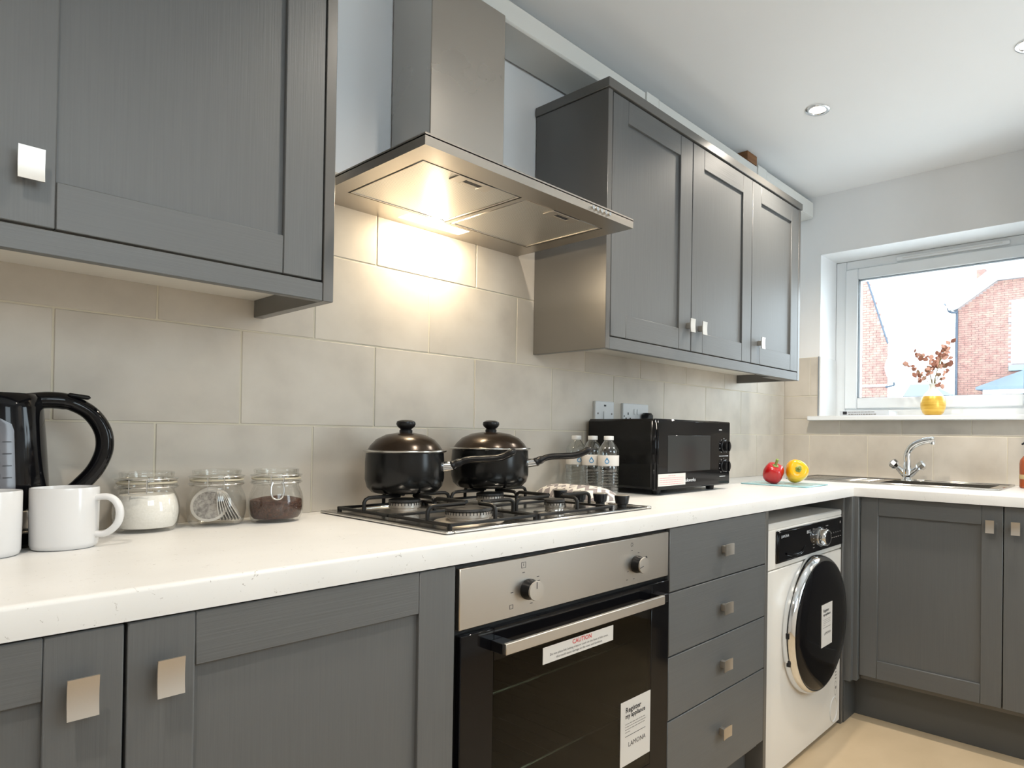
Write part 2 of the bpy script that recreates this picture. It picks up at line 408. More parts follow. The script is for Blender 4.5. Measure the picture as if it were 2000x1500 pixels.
# ------------------------------------------------------------------ downlights
def downlight(x, y, label):
    t = thing('downlight', label, 'light', (x, y, ZC), world=False, group='recessed ceiling downlights')
    g = G(); g.lathe([(.028, .012), (.029, -.001), (.031, -.004), (.040, -.005), (.044, -.003), (.0445, .0005)], 32); part('bezel', g, CHROME if x < 3 else WIRE, t)
    part('lens', G().lathe([(0, -.0005), (.0285, -.0005)], 28), BULB, t)
    l = bpy.data.lights.new('downlight_lamp', 'SPOT'); l.energy = SPOT_W; l.color = (1, .90, .77); l.spot_size = R(140); l.spot_blend = .8; l.shadow_soft_size = .03
    o = bpy.data.objects.new('downlight_lamp', l); col.objects.link(o); o.parent = t; o.location = (0, 0, -.02)
downlight(1.93, -.527, 'recessed round downlight in the ceiling above the washing machine')
downlight(1.94, -1.215, 'recessed round downlight in the ceiling in front of the white boiler')
downlight(.70, -.86, 'added unseen round downlight in the ceiling in front of the oven')  # out of view, added to light the near worktop and floor
downlight(-.53, -1.25, 'added unseen round downlight in the ceiling in front of the kettle end')  # another unseen lamp, added to brighten the left end

# ------------------------------------------------------------------ handles and shaker doors
def handle(parent, T, a, h, w, wid=.027, hgt=.044, horizontal=False):
    g = G(T); n = 6
    V = []; Fs = []
    for i in range(n+1):
        q = -1+2*i/n; bow = .0018*(q*q)
        for s_ in (-1, 1):
            for dw in (.0, .0032):
                p = (a+s_*wid/2, h+q*hgt/2, w+.019+bow+dw) if not horizontal else (a+q*wid/2, h+s_*hgt/2, w+.019+bow+dw)
                V.append(p)
    for i in range(n):
        b = i*4; c = b+4
        Fs += [(b, c, c+2, b+2), (b+1, b+3, c+3, c+1), (b, b+1, c+1, c), (b+2, c+2, c+3, b+3)]
    Fs += [(0, 2, 3, 1), (n*4, n*4+1, n*4+3, n*4+2)]
    g.add(V, Fs)
    g.box((a-.007, h-.009, w-.001), (a+.007, h+.009, w+.021), .001)
    return part('handle', g, NICKEL, parent, label='square brushed nickel handle')
def shaker(parent, T, a0, a1, h0, h1, hpos=None, mh=None, fr=.067):
    mh = mh or CAB_X
    d = part('door', G(T).box((a0+fr-.004, h0+fr-.004, .002), (a1-fr+.004, h1-fr+.004, .0115)), CAB_V, parent)
    part('stile', G(T).box((a0, h0, 0), (a0+fr, h1, .020), .0014), CAB_V, d)
    part('stile', G(T).box((a1-fr, h0, 0), (a1, h1, .020), .0014), CAB_V, d)
    part('rail', G(T).box((a0+fr+.0004, h0, 0), (a1-fr-.0004, h0+fr, .0197), .0012), mh, d)
    part('rail', G(T).box((a0+fr+.0004, h1-fr, 0), (a1-fr-.0004, h1, .0197), .0012), mh, d)
    if hpos: handle(d, T, hpos[0], hpos[1], .020)
    return d

# ------------------------------------------------------------------ wall cabinets
YC = -.301
# beside the window: a double unit and a single one
c = thing('wall_cabinet', 'grey double-door shaker wall cabinet next to the cooker hood', 'cabinet', (1.4567, -.15, 1.375), group='grey wall cabinets')
part('carcass', G().box((1.0565, YC+.022, 1.377), (1.8555, -.0005, 2.075)), CAB_IN, c)
part('end_panel', G().box((1.0375, YC, 1.341), (1.0562, -.0005, 2.0765), .001), CAB_S, c)
TD = FY(YC+.020)
shaker(c, TD, 1.0585, 1.4555, 1.3785, 2.0735, (1.437, 1.459))
shaker(c, TD, 1.4585, 1.8550, 1.3785, 2.0735, (1.507, 1.459))
c = thing('wall_cabinet', 'grey single-door shaker wall cabinet nearest the window wall', 'cabinet', (2.057, -.15, 1.375), group='grey wall cabinets')
part('carcass', G().box((1.8565, YC+.022, 1.377), (2.2560, -.0005, 2.075)), CAB_IN, c)
part('end_panel', G().box((2.2562, YC, 1.341), (2.2745, -.0005, 2.0765), .001), CAB_S, c)
shaker(c, TD, 1.8580, 2.2545, 1.3785, 2.0735, (1.914, 1.459))
solo('cornice', G().box((1.033, YC-.006, 2.077), (2.279, -.0005, 2.105), .0015), CAB_S, 'flat grey cornice capping the wall cabinets by the window', 'cornice', (1.65, -.15, 2.077))
solo('light_pelmet', G().box((1.0566, YC+.001, 1.341), (2.2558, YC+.020, 1.3755), .001).box((2.05, YC+.02, 1.341), (2.2555, YC+.06, 1.3765)), CAB_X, 'narrow grey pelmet rail under the wall cabinets by the window', 'pelmet', (1.65, YC, 1.341))
# left of the hood
YL = -.3115
c = thing('wall_cabinet', 'grey shaker wall cabinet above the kettle and jars', 'cabinet', (.03, -.15, 1.37), group='grey wall cabinets')
part('carcass', G().box((-.60, YL+.022, 1.373), (.2535, -.0005, 2.075)), CAB_IN, c)
part('end_panel', G().box((.2541, YL, 1.3365), (.2729, -.0005, 2.0765), .001), CAB_S, c)
TDL = FY(YL+.020)
shaker(c, TDL, -.182, .2515, 1.3735, 2.0735, (-.1435, 1.451))
shaker(c, TDL, -.60, -.185, 1.3735, 2.0735, (-.225, 1.451))
solo('light_pelmet', G().box((-.60, YL+.001, 1.3365), (.2538, YL+.020, 1.3705), .001), CAB_X, 'narrow grey pelmet rail under the wall cabinet above the kettle', 'pelmet', (-.1, YL, 1.3365))
solo('cornice', G().box((-.605, YL-.006, 2.077), (.277, -.0005, 2.105), .0015), CAB_S, 'flat grey cornice capping the wall cabinet above the kettle', 'cornice', (-.1, -.15, 2.077))

# ------------------------------------------------------------------ cooker hood
h = thing('cooker_hood', 'brushed steel chimney cooker hood with its lamp lit above the hob', 'cooker hood', (.666, -.2, 1.629))
HX0, HX1, HY, HZ = .366, .966, -.4582, 1.629
g = G()
g.box((HX0, HY, HZ+.018), (HX1, -.0005, HZ+.024))
g.box((HX0, HY, HZ), (HX1, HY+.002, HZ+.0205)); g.box((HX0, HY+.002, HZ), (HX0+.002, -.0005, HZ+.0205)); g.box((HX1-.002, HY+.002, HZ), (HX1, -.0005, HZ+.0205))
g.box((HX0+.002, HY+.002, HZ), (HX1-.002, -.394, HZ+.002)); g.box((HX0+.002, -.100, HZ), (HX1-.002, -.088, HZ+.002)); g.box((HX0+.002, -.036, HZ), (HX1-.002, -.0005, HZ+.002))
g.box((HX0+.002, -.088, HZ), (.56, -.036, HZ+.002)); g.box((.735, -.088, HZ), (HX1-.002, -.036, HZ+.002))
g.box((HX0+.002, -.394, HZ), (.402, -.100, HZ+.002)); g.box((.920, -.394, HZ), (HX1-.002, -.100, HZ+.002)); g.box((.652, -.394, HZ), (.664, -.100, HZ+.002))
part('canopy', g, steel('hood_brushed_steel', (.46, .425, .38), .3, (6, 500, 500)), h)
part('chimney', G().box((.5601, -.170, HZ+.024), (.7776, -.0005, 2.1946), .002), STEEL_V, h)
FILT = new_mat('perforated_filter', (.62, .60, .57), .38, 1.0)
def perf(m):
    tc = nd(m, 'ShaderNodeTexCoord'); v = nd(m, 'ShaderNodeTexVoronoi', Scale=260.0, Randomness=0.0); lk(m, tc.outputs['Object'], v.inputs['Vector'])
    cr = nd(m, 'ShaderNodeValToRGB'); cr.color_ramp.elements[0].position = .28; cr.color_ramp.elements[0].color = (.22, .21, .20, 1); cr.color_ramp.elements[1].position = .42; cr.color_ramp.elements[1].color = (.66, .64, .60, 1)
    lk(m, v.outputs['Distance'], cr.inputs['Fac']); lk(m, cr.outputs['Color'], bsdf(m).inputs['Base Color'])
perf(FILT)
for x0, x1, lx in ((.406, .648, .535), (.668, .916, .797)):
    f = part('grease_filter', G().box((x0, -.390, HZ+.001), (x1, -.104, HZ+.010), .001), FILT, h)
    g = G(); rect_frame(g, Matrix(((1, 0, 0, 0), (0, 1, 0, 0), (0, 0, 1, 0), (0, 0, 0, 1))), x0, x1, -.390, -.104, .005, .005, HZ-.0004, HZ+.0015, .0005); part('filter_rim', g, STEEL_H, f)
    g = G(); rect_frame(g, Matrix.Identity(4), lx-.045, lx+.045, -.390, -.352, .024, .012, HZ-.0012, HZ+.003, .0005); lt = part('filter_latch', g, NICKEL, f); part('latch_slot', G().box((lx-.020, -.377, HZ-.0008), (lx+.020, -.365, HZ+.002)), DARK_T, f)
part('lamp_cover', G().box((.56, -.085, HZ+.0005), (.735, -.039, HZ+.003)), HOODBULB, h)
for k in range(5):
    g = G(FY(HY)); g.cyl((.812+.0148*k, HZ+.0105, 0), (.812+.0148*k, HZ+.0105, .006), .0048, .0042, 16); part('button', g, CHROME, h)
l = bpy.data.lights.new('hood_lamp', 'AREA'); l.shape = 'RECTANGLE'; l.size = .12; l.size_y = .04; l.energy = HOOD_W; l.color = (1, .83, .58)
o = bpy.data.objects.new('hood_lamp', l); col.objects.link(o); o.parent = h; o.location = Vector((.650, -.062, HZ-.003))-Vector(h.location)
l = bpy.data.lights.new('hood_bulb', 'POINT'); l.energy = HOOD_W*1.3; l.color = (1, .80, .54); l.shadow_soft_size = .012
o = bpy.data.objects.new('hood_bulb', l); col.objects.link(o); o.parent = h; o.location = Vector((.650, -.062, HZ-.018))-Vector(h.location)

# ------------------------------------------------------------------ duct and block
d = thing('ventilation_duct', 'white flat plastic duct running under the ceiling to the window wall', 'duct', (1.6, -.075, 2.196))
DUCT = new_mat('white_duct_plastic', (.70, .70, .67), .4)
part('duct_section', G().box((.56, -.149, 2.198), (1.392, -.0005, 2.262), .006), DUCT, d)
part('duct_coupler', G().box((1.392, -.152, 2.196), (1.459, -.0005, 2.264), .002), DUCT, d)
part('duct_section', G().box((1.459, -.149, 2.198), (2.162, -.0005, 2.268), .006), DUCT, d)
part('duct_coupler', G().box((2.162, -.152, 2.196), (2.240, -.0005, 2.276), .002), DUCT, d)
part('duct_section', G().box((2.240, -.149, 2.194), (XW, -.0005, 2.278), .006), DUCT, d)
solo('wood_block', G().box((2.075, -.149, 2.268), (2.155, -.10, 2.3065), .001), WOOD, 'small brown wooden block wedged between the duct and the ceiling', 'wood block', (2.115, -.12, 2.268))

# ------------------------------------------------------------------ worktop
D, XR, ZT, ZB = .5963, 2.149, .910, .8726
SX0, SX1, SY0, SY1 = 2.40, 2.64, -1.02, -.60      # sink bowl cut-out
g = G(); prev = None
YE, XE = -1.75, -1.05
rings = [(0, ZB), (0, ZT-.0055), (.0012, ZT-.0022), (.0035, ZT-.0006), (.0065, ZT)]
V = []; Fs = []
for o_, z in rings:
    V += [(XE, -(D-o_), z), (XR+o_, -(D-o_), z), (XR+o_, YE, z)]
for i in range(len(rings)-1):
    for k in (0, 1): Fs.append((i*3+k, i*3+k+1, i*3+3+k+1, i*3+3+k))
g.add(V, Fs)
oo = rings[-1][0]
def q4(x0, y0, x1, y1, z): g.add([(x0, y0, z), (x1, y0, z), (x1, y1, z), (x0, y1, z)], [(0, 1, 2, 3)])
for z, e in ((ZT, oo), (ZB, 0)):
    q4(XE, -(D-e), XR+e, 0, z); q4(XR+e, -(D-e), SX0, 0, z) if False else None
    q4(XR+e, YE, SX0, 0, z); q4(SX1, YE, XW, 0, z); q4(SX0, YE, SX1, SY0, z); q4(SX0, SY1, SX1, 0, z)
g.add([(XE, 0, ZB), (XE, -D, ZB), (XE, -D, ZT-.005), (XE, 0, ZT)], [(0, 1, 2, 3)])
g.add([(XR, YE, ZB), (XW, YE, ZB), (XW, YE, ZT), (XR, YE, ZT-.005)], [(0, 1, 2, 3)])
solo('worktop', g, WTOP, 'long L-shaped white speckled worktop over the base units', 'worktop', (1.0, -.3, .8726))

# ------------------------------------------------------------------ base units
YD = -.5942
TB = FY(YD+.020)
c = thing('base_cabinet', 'grey double-door shaker base cabinet left of the oven', 'cabinet', (-.1, -.3, 0), group='grey base cabinets')
part('carcass', G().box((-.542, YD+.022, .16), (.3505, -.01, .872)), CAB_S, c)
shaker(c, TB, -.0915, .3510, .182, .8700, (-.055, .803))
shaker(c, TB, -.5380, -.0950, .182, .8700, (-.1345, .803), fr=.0685)
PL = new_mat('dark_grey_plinth', (.075, .078, .078), .45)
solo('plinth', G().box((-.542, -.535, 0), (1.443, -.518, .158), .001), PL, 'grey plinth board along the floor under the oven run', 'plinth', (.45, -.53, 0))

# ---- oven
ov = thing('built_in_oven', 'built-in single oven with steel control panel and black glass door', 'oven', (.657, -.3, .27))
g = G(); OX0, OX1 = .3596, .9545
g.box((.3525, YD+.012, .262), (.372, -.03, .868)); g.box((.942, YD+.012, .262), (.9575, -.03, .868)); g.box((.372, YD+.012, .85), (.942, -.03, .868)); g.box((.372, YD+.012, .262), (.942, -.03, .275)); g.box((.372, -.05, .275), (.942, -.03, .85)); g.box((.372, YD+.012, .742), (.942, -.05, .758))
part('oven_body', g, BLACK_M, ov)
g = G(); g.box((.395, YD+.03, .30), (.40, -.06, .735)); g.box((.914, YD+.03, .30), (.919, -.06, .735)); g.box((.40, -.07, .30), (.914, -.06, .735)); g.box((.40, YD+.03, .295), (.914, -.06, .30)); g.box((.40, YD+.03, .735), (.914, -.06, .74))
part('oven_cavity', g, new_mat('grey_green_enamel', (.12, .115, .085), .35), ov)
for zz in (.43, .60):
    g = G()
    for k in range(2): g.tube([(.402, YD+.06+.35*k, zz), (.912, YD+.06+.35*k, zz)], .0032, 6)
    for k in range(14): g.tube([(.42+.036*k, YD+.06, zz), (.42+.036*k, YD+.41, zz)], .0015, 5)
    part('oven_rack', g, WIRE, ov)
cp = part('control_panel', G().box((OX0, YD, .757), (OX1, YD+.018, .8635), .0015), STEEL_H, ov)
TO = FY(YD)
for kx, kz, rot in ((.512, .803, 90), (.832, .803, 195)):
    k = part('knob', G(TO).lathe([(0, 0), (.0195, 0), (.0195, .007), (.0175, .010), (.0172, .022), (0, .022)], 32, T=Matrix.Translation((kx, kz, 0))), BLACK_P, ov)
    part('knob_face', G(TO).lathe([(.0172, .0205), (.0182, .022), (.0175, .0245), (0, .0248)], 32, T=Matrix.Translation((kx, kz, 0))), NICKEL, k)
    part('pointer', G(TO).box((.004, -.0006, .0248), (.0165, .0006, .0252), 0, Matrix.Translation((kx, kz, 0)) @ Matrix.Rotation(R(rot), 4, 'Z')), DARK_T, k)
g = G(TO)
def sq(g, a, h, s, t=.0008, w=.0003):
    g.box((a-s, h-s, 0), (a+s, h-s+t, w)); g.box((a-s, h+s-t, 0), (a+s, h+s, w)); g.box((a-s, h-s, 0), (a-s+t, h+s, w)); g.box((a+s-t, h-s, 0), (a+s, h+s, w))
sq(g, .5, .850, .0055); g.box((.4996, .848, 0), (.5004, .853, .0003)); sq(g, .472, .777, .004)
for a, h_ in ((.500, .836), (.473, .803), (.536, .823), (.538, .815), (.520, .775)): g.box((a-.003, h_-.0006, 0), (a+.003, h_+.0006, .0003))
for k in range(8): g.box((.0022, -.0004, 0), (.0055, .0004, .0003), 0, Matrix.Translation((.816, .849, 0)) @ Matrix.Rotation(k*math.pi/4, 4, 'Z'))
for a, h_ in ((.816, .836), (.840, .828), (.800, .772), (.824, .771), (.803, .79)): g.box((a-.0025, h_-.0006, 0), (a+.0025, h_+.0006, .0003))
part('panel_marks', g, DARK_T, cp, kind='stuff')
part('pilot_light', G(TO).cyl((.868, .813, 0), (.868, .813, .001), .0032), DARK_T, cp)
g = G(); dz0, dz1 = .272, .748
wx0, wx1, wz0, wz1 = .431, .886, .33, .690
g.box((OX0+.001, YD-.004, dz0), (wx0, YD+.010, dz1), .0015); g.box((wx1, YD-.004, dz0), (OX1-.001, YD+.010, dz1), .0015)
g.box((wx0, YD-.004, dz0), (wx1, YD+.010, wz0)); g.box((wx0, YD-.004, wz1), (wx1, YD+.010, dz1))
dr = part('oven_door', g, BLACK_G, ov)
part('door_glass', G().box((wx0, YD-.003, wz0), (wx1, YD+.001, wz1)), OVENG, dr)
hd = part('oven_handle', G().box((.425, YD-.045, .709), (.884, YD-.036, .729), .0012), NICKEL, dr)
for x in (.402, .86): part('handle_mount', G().box((x+.022, YD-.0365, .709), (x+.048, YD-.004, .728), .001), BLACK_P, hd)
st = part('caution_sticker', G(TO).box((.548, .651, .0032), (.751, .683, .0045)), PAPER, dr, label='white caution sticker with red heading')
ST = lambda a, h_: FY(YD) @ Matrix.Translation((a, h_, .0047))
lettering('CAUTION', .0125, ST(.655, .6725), RED_T, st, align='CENTER', bold=.0002)
lettering('Do not place foil, baking trays or cook on the base of this oven,', .0066, ST(.650, .6640), DARK_T, st, align='CENTER', sx=.99)
lettering('this could cause damage to the oven and furniture.', .0066, ST(.650, .6560), DARK_T, st, align='CENTER', sx=.99)
def register_sticker(parent, T, w, hh, a, h_):
    s = part('register_sticker', G(T).box((a, h_, 0), (a+w, h_+hh, .001)), PAPER, parent, label='white register my appliance sticker')
    L = lambda u, v: T @ Matrix.Translation((a+u*w, h_+v*hh, .0012))
    k = w/.105
    lettering('Register', .0165*k, L(.15, .815), DARK_T, s, bold=.0004*k)
    lettering('my appliance', .0145*k, L(.15, .725), DARK_T, s, bold=.0004*k, sx=.93)
    g = G(T)
    for i, ln in enumerate((.66, .68, .68, .2)):
        q = a+.15*w
        while q < a+(.15+ln)*w-.004*k:
            b = min(q+random.uniform(.004, .010)*k, a+(.15+ln)*w); hh_ = h_+hh*(.628-.042*i); g.box((q, hh_, 0), (b, hh_+.0016*k, .00115)); q = b+.0015*k
    part('small_print', g, GREY_T, s, kind='stuff')
    part('underline', G(T).box((a+.15*w, h_+.440*hh, 0), (a+.83*w, h_+.448*hh, .00115)), DARK_T, s)
    lettering('LAMONA', .0155*k, L(.25, .27), DARK_T, s, sx=.95)
    return s
register_sticker(dr, FY(YD-.003), .105, .143, .781, .3595)

# ---- drawers
c = thing('drawer_unit', 'grey four-drawer base unit between the oven and washing machine', 'drawer unit', (1.2, -.3, 0))
part('carcass', G().box((.9590, YD+.022, .16), (1.4440, -.02, .872)), CAB_S, c)
part('end_panel', G().box((1.4452, YD, 0), (1.4630, -.01, .872), .001), CAB_S, c)
for z0, z1, hz in ((.7145, .8700, .7905), (.5575, .7115, .632), (.4015, .5545, .478), (.182, .3985, .297)):
    dd = part('drawer', G(TB).box((.9605, z0, 0), (1.4435, z1, .020), .0015), CAB_X, c)
    handle(dd, TB, 1.203, hz, .020, .042, .030, True)

# ---- washing machine
wm = thing('washing_machine', 'white front-loading washing machine with round black glass door', 'washing machine', (1.80, -.29, 0))
YM = -.567; WX_0, WX_1 = 1.505, 2.103
g = G(); g.box((WX_0, YM+.012, .015), (WX_1, -.05, .803), .004); g.box((WX_0-.001, YM, .800), (WX_1+.001, -.045, .823), .004); g.box((WX_0, YM, .675), (WX_1, YM+.03, .802), .003); g.box((WX_0, YM, .016), (WX_1, YM+.03, .672), .003)
part('cabinet_shell', g, APPL, wm)
for x in (1.55, 2.06):
    for y in (-.50, -.12): part('foot', G().cyl((x, y, 0), (x, y, .02), .02), BLACK_P, wm)
TM = FY(YM)
fa = part('fascia', G(TM).box((1.562, .692, 0), (2.100, .796, .006), .002), BLACK_G, wm)
part('detergent_drawer', G(TM).box((1.568, .696, .004), (1.822, .792, .0085), .002), BLACK_G, fa)
part('drawer_grip', G(TM).tube(smooth_path([(1.62, .718, .009), (1.66, .708, .011), (1.70, .706, .012), (1.74, .712, .011), (1.765, .725, .009)]), .0035, 8), BLACK_G, fa)
k = part('programme_dial', G(TM).lathe([(0, 0), (.036, 0), (.0355, .005), (.030, .006), (.029, .028), (.027, .031), (.0225, .031)], 36, T=Matrix.Translation((1.893, .742, .006))), CHROME, wm)
part('dial_face', G(TM).lathe([(.0225, .031), (.021, .0305), (0, .0305)], 32, T=Matrix.Translation((1.893, .742, .006))), BLACK_P, k)
lettering('LAMONA', .013, TM @ Matrix.Translation((1.585, .772, .0088)), LIGHT_T, fa)
lettering('8KG', .016, TM @ Matrix.Translation((1.775, .766, .0088)), LIGHT_T, fa)
g = G(TM)
for i in range(7):
    g.box((1.94, .775-.011*i, .006), (1.94+random.uniform(.010, .022), .7775-.011*i, .0064)); g.box((1.832, .775-.011*i, .006), (1.832+random.uniform(.008, .016), .7772-.011*i, .0064))
for i in range(6): g.box((1.972+.02*i, .725, .006), (1.984+.02*i, .7275, .0064)); g.box((1.972+.02*i, .742, .006), (1.976+.02*i, .746, .0064))
g.cyl((2.075, .778, .006), (2.075, .778, .0066), .005, n=12)
part('panel_print', g, GREY_T, fa, kind='stuff')
DC = Matrix.Translation((1.842, .447, 0)) @ Matrix.Diagonal((.98, 1.02, 1, 1))
dg = part('machine_door', G(TM).lathe([(.232, -.002), (.234, .006), (.232, .022), (.226, .036), (.220, .041), (.215, .041), (.212, .036)], 72, T=DC), CHROME, wm, label='chrome-rimmed round door')
part('door_glass', G(TM).lathe([(.216, .034), (.215, .043), (.206, .048), (.15, .055), (.08, .058), (0, .059)], 72, T=DC), BLACK_G, dg)
part('door_latch', G(TM).box((1.612, .445, .014), (1.622, .463, .026), .001), BLACK_P, dg)
part('door_latch', G(TM).box((1.620, .353, .014), (1.630, .365, .026), .001), BLACK_P, dg)
register_sticker(dg, FY(YM-.0595), .090, .145, 1.788, .380)
g = G(TM)
for k in range(26):
    a = 2*math.pi*k/26; g.box((-.0008, -.0012, 0), (.0008, .0012, .0004), 0, Matrix.Translation((2.062+.012*math.cos(a), .150+.026*math.sin(a), 0)) @ Matrix.Rotation(a, 4, 'Z'))
g.cyl((2.064, .152, 0), (2.064, .152, .0004), .006, n=12)
for k in range(4): g.box((2.056, .185+.012*k, 0), (2.07, .189+.012*k, .0004))
part('service_marks', g, GREY_T, wm, kind='stuff')
part('pump_hatch', G(TM).tube([(2.045+.033*math.cos(a*math.pi/18), .075+.045*math.sin(a*math.pi/18), .001) for a in range(36)], .0018, 6, closed=True), PLASTIC_W, wm)

# ---- corner and sink units
XD = 2.169
solo('filler_panel', G().box((2.107, -.572, 0), (2.125, -.03, .872), .001), CAB_S, 'narrow grey end panel right of the washing machine', 'panel', (2.116, -.3, 0))
solo('corner_post', G().box((2.1255, -.600, .163), (2.1665, -.56, .872), .001).box((2.150, -.6155, .163), (2.1885, -.5985, .872), .001), CAB_V, 'grey corner post between washing machine and sink cabinet', 'post', (2.15, -.59, .163))
c = thing('base_cabinet', 'grey shaker base cabinet under the sink', 'cabinet', (2.4, -1.1, 0), group='grey base cabinets')
g = G(); g.box((XD+.022, -1.61, .163), (XW-.02, -1.59, .872)); g.box((XD+.022, -.63, .163), (XW-.02, -.617, .872)); g.box((XD+.022, -1.59, .163), (XW-.02, -.63, .18)); g.box((XW-.035, -1.59, .18), (XW-.02, -.63, .872)); g.box((XD+.022, -1.59, .85), (XD+.04, -.63, .872))
part('carcass', g, CAB_S, c)
TR = FX(XD+.020)
shaker(c, TR, .6176, 1.1120, .182, .8695, (1.0745, .800), CAB_Y)
shaker(c, TR, 1.1150, 1.6090, .182, .8695, (1.153, .800), CAB_Y)
solo('plinth', G().box((2.240, -1.61, 0), (2.257, -.56, .162), .001).box((2.126, -.575, 0), (2.2395, -.56, .162), .001), PL, 'dark grey plinth board along the floor under the sink cabinet', 'plinth', (2.25, -1.1, 0))

# ------------------------------------------------------------------ sink and tap
s = thing('sink', 'stainless steel inset sink with drainer under the window', 'sink', (2.52, -.64, .91))
g = G()
X0, X1, Y0, Y1 = 2.352, 2.690, -1.066, -.205
zs = ZT+.0005
g.box((X0, Y0, zs), (SX0, Y1, zs+.003), .001); g.box((SX1, Y0, zs), (X1, Y1, zs+.003), .001); g.box((SX0, Y0, zs), (SX1, SY0, zs+.003)); g.box((SX0, SY1, zs), (SX1, Y1, zs+.003))
part('sink_top', g, STEEL_S, s)
g = G(); rect_frame(g, Matrix.Identity(4), X0, X1, Y0, Y1, .008, .008, zs+.002, zs+.007, .002); part('raised_rim', g, STEEL_S, s)
g = G(); zb = ZT-.15
g.box((SX0, SY0, zb), (SX1, SY1, zb+.002)); g.box((SX0-.002, SY0, zb), (SX0, SY1, zs+.001)); g.box((SX1, SY0, zb), (SX1+.002, SY1, zs+.001)); g.box((SX0, SY0-.002, zb), (SX1, SY0, zs+.001)); g.box((SX0, SY1, zb), (SX1, SY1+.002, zs+.001))
part('bowl', g, STEEL_S, s)
part('drain', G().lathe([(.035, .003), (.030, .004), (.012, .001), (0, .001)], 24, c=((SX0+SX1)/2, -.81, zb)), CHROME, s)
for k in range(7): part('drainer_ridge', G().box((2.42+.03*k, -.56, zs+.0025), (2.428+.03*k, -.26, zs+.0055), .001), STEEL_S, s)
TP = Vector((2.625, -.655, zs+.003))
t = thing('mixer_tap', 'chrome mixer tap with swan-neck spout and two faceted handles', 'tap', TP, world=False)
part('base', G().lathe([(0, 0), (.027, 0), (.027, .004), (.021, .012), (.018, .020), (0, .020)], 32), CHROME, t)
g = G(); g.lathe([(0, .018), (.020, .018), (.021, .035), (.018, .055), (.016, .075), (.0155, .085), (0, .085)], 32)
for sg in (-1, 1): g.tube([(0, sg*.004, .022), (0, sg*.022, .038), (0, sg*.042, .056)], [.016, .015, .012], 16)
part('tap_body', g, CHROME, t)
part('spout', G().tube(smooth_path([(0, 0, .075), (0, .002, .11), (0, -.008, .138), (0, -.032, .160), (0, -.065, .174), (0, -.092, .180)], 6), [.0135]*8+[.0125]*23, 16, flat=1.15), CHROME, t)
part('aerator', G().tube([(0, -.088, .178), (0, -.104, .182), (0, -.112, .181)], [.0135, .0145, .013], 16).cyl((0, -.104, .180), (0, -.104, .162), .0105), CHROME, t)
for sg in (-1, 1):
    q = Matrix.Translation((0, sg*.048, .062)) @ Matrix.Rotation(-sg*R(52), 4, 'X')
    part('tap_handle', G().lathe([(0, -.006), (.012, -.006), (.017, 0), (.022, .006), (.022, .024), (.016, .031), (0, .031)], 8, T=q), CHROME, t, smooth=False)

# ------------------------------------------------------------------ hob
HB = (.386, -.515, .989, -.030)
hb = thing('gas_hob', 'four-burner stainless gas hob with black pan supports', 'hob', (.687, -.27, ZT))
zt = ZT+.0004
g = G(); rect_frame(g, Matrix.Identity(4), HB[0], HB[2], HB[1], HB[3], .018, .018, zt, zt+.006, .002); g.box((HB[0]+.016, HB[1]+.016, zt), (HB[2]-.016, HB[3]-.016, zt+.0035))
part('hob_top', g, STEEL_S, hb)
ZG, ZF = ZT+.0455, ZT+.014
def ring_(x, y, r, big):
    b = part('burner', G().lathe([(0, 0), (r+.026, 0), (r+.022, .003), (r+.006, .005), (r*.9, .006), (r*.9, .009), (r, .011), (r, .021), (r-.002, .023), (0, .023)], 36, c=(x, y, zt+.0034)), STEEL_S if r < .03 else NICKEL, hb)
    cap = part('burner_cap', G().lathe([(r*.98, .0232), (r*1.02, .0245), (r*1.0, .029), (r*.85, .0305), (0, .0305)], 36, c=(x, y, zt+.0034)), CAST, b)
    g = G()
    n = int(r*900)
    for k in range(n):
        a = 2*math.pi*k/n; T = Matrix.Translation((x, y, zt+.0034)) @ Matrix.Rotation(a, 4, 'Z'); g.box((r-.002, -.0008, .0165), (r+.0006, .0008, .0225), 0, T)
    part('flame_ports', g, CAST, b, kind='stuff')
BX = (.512, .752); BY = (-.408, -.168)
for x, y, r in ((BX[0], BY[0], .046), (BX[0], BY[1], .034), (BX[1], BY[0], .024), (BX[1], BY[1], .034)): ring_(x, y, r, 0)
def support(x0, x1):
    g = G(); y0, y1 = HB[1]+.034, HB[3]-.030; rr = .0042
    xm = (x0+x1)/2; ym = (y0+y1)/2
    for a, b in (((x0, y0), (x1, y0)), ((x1, y0), (x1, y1)), ((x1, y1), (x0, y1)), ((x0, y1), (x0, y0)), ((x0, ym), (x1, ym))):
        lo = (min(a[0], b[0])-.004, min(a[1], b[1])-.004, ZF-.005); hi = (max(a[0], b[0])+.004, max(a[1], b[1])+.004, ZF+.001); g.box(lo, hi, .001)
    for by, ye in ((BY[0], y0), (BY[1], y1)):
        for px, py in ((x0, by), (x1, by), (xm, ye), (xm, ym)):
            dx, dy = xm-px, by-py; L = math.hypot(dx, dy); ux, uy = dx/L, dy/L; reach = L-.022
            g.tube([(px, py, ZF-.004), (px, py, ZG-.014), (px+ux*.003, py+uy*.003, ZG-.008), (px+ux*.010, py+uy*.010, ZG-.0045), (px+ux*.02, py+uy*.02, ZG-.004), (px+ux*reach, py+uy*reach, ZG-.004)], rr, 8)
    for px in (x0, x1):
        for py in (y0, y1): g.cyl((px, py, zt+.002), (px, py, ZF), .005, n=10)
    return part('pan_support', g, BLACK_M, hb)
support(BX[0]-.096, BX[0]+.116); support(BX[1]-.115, BX[1]+.118)
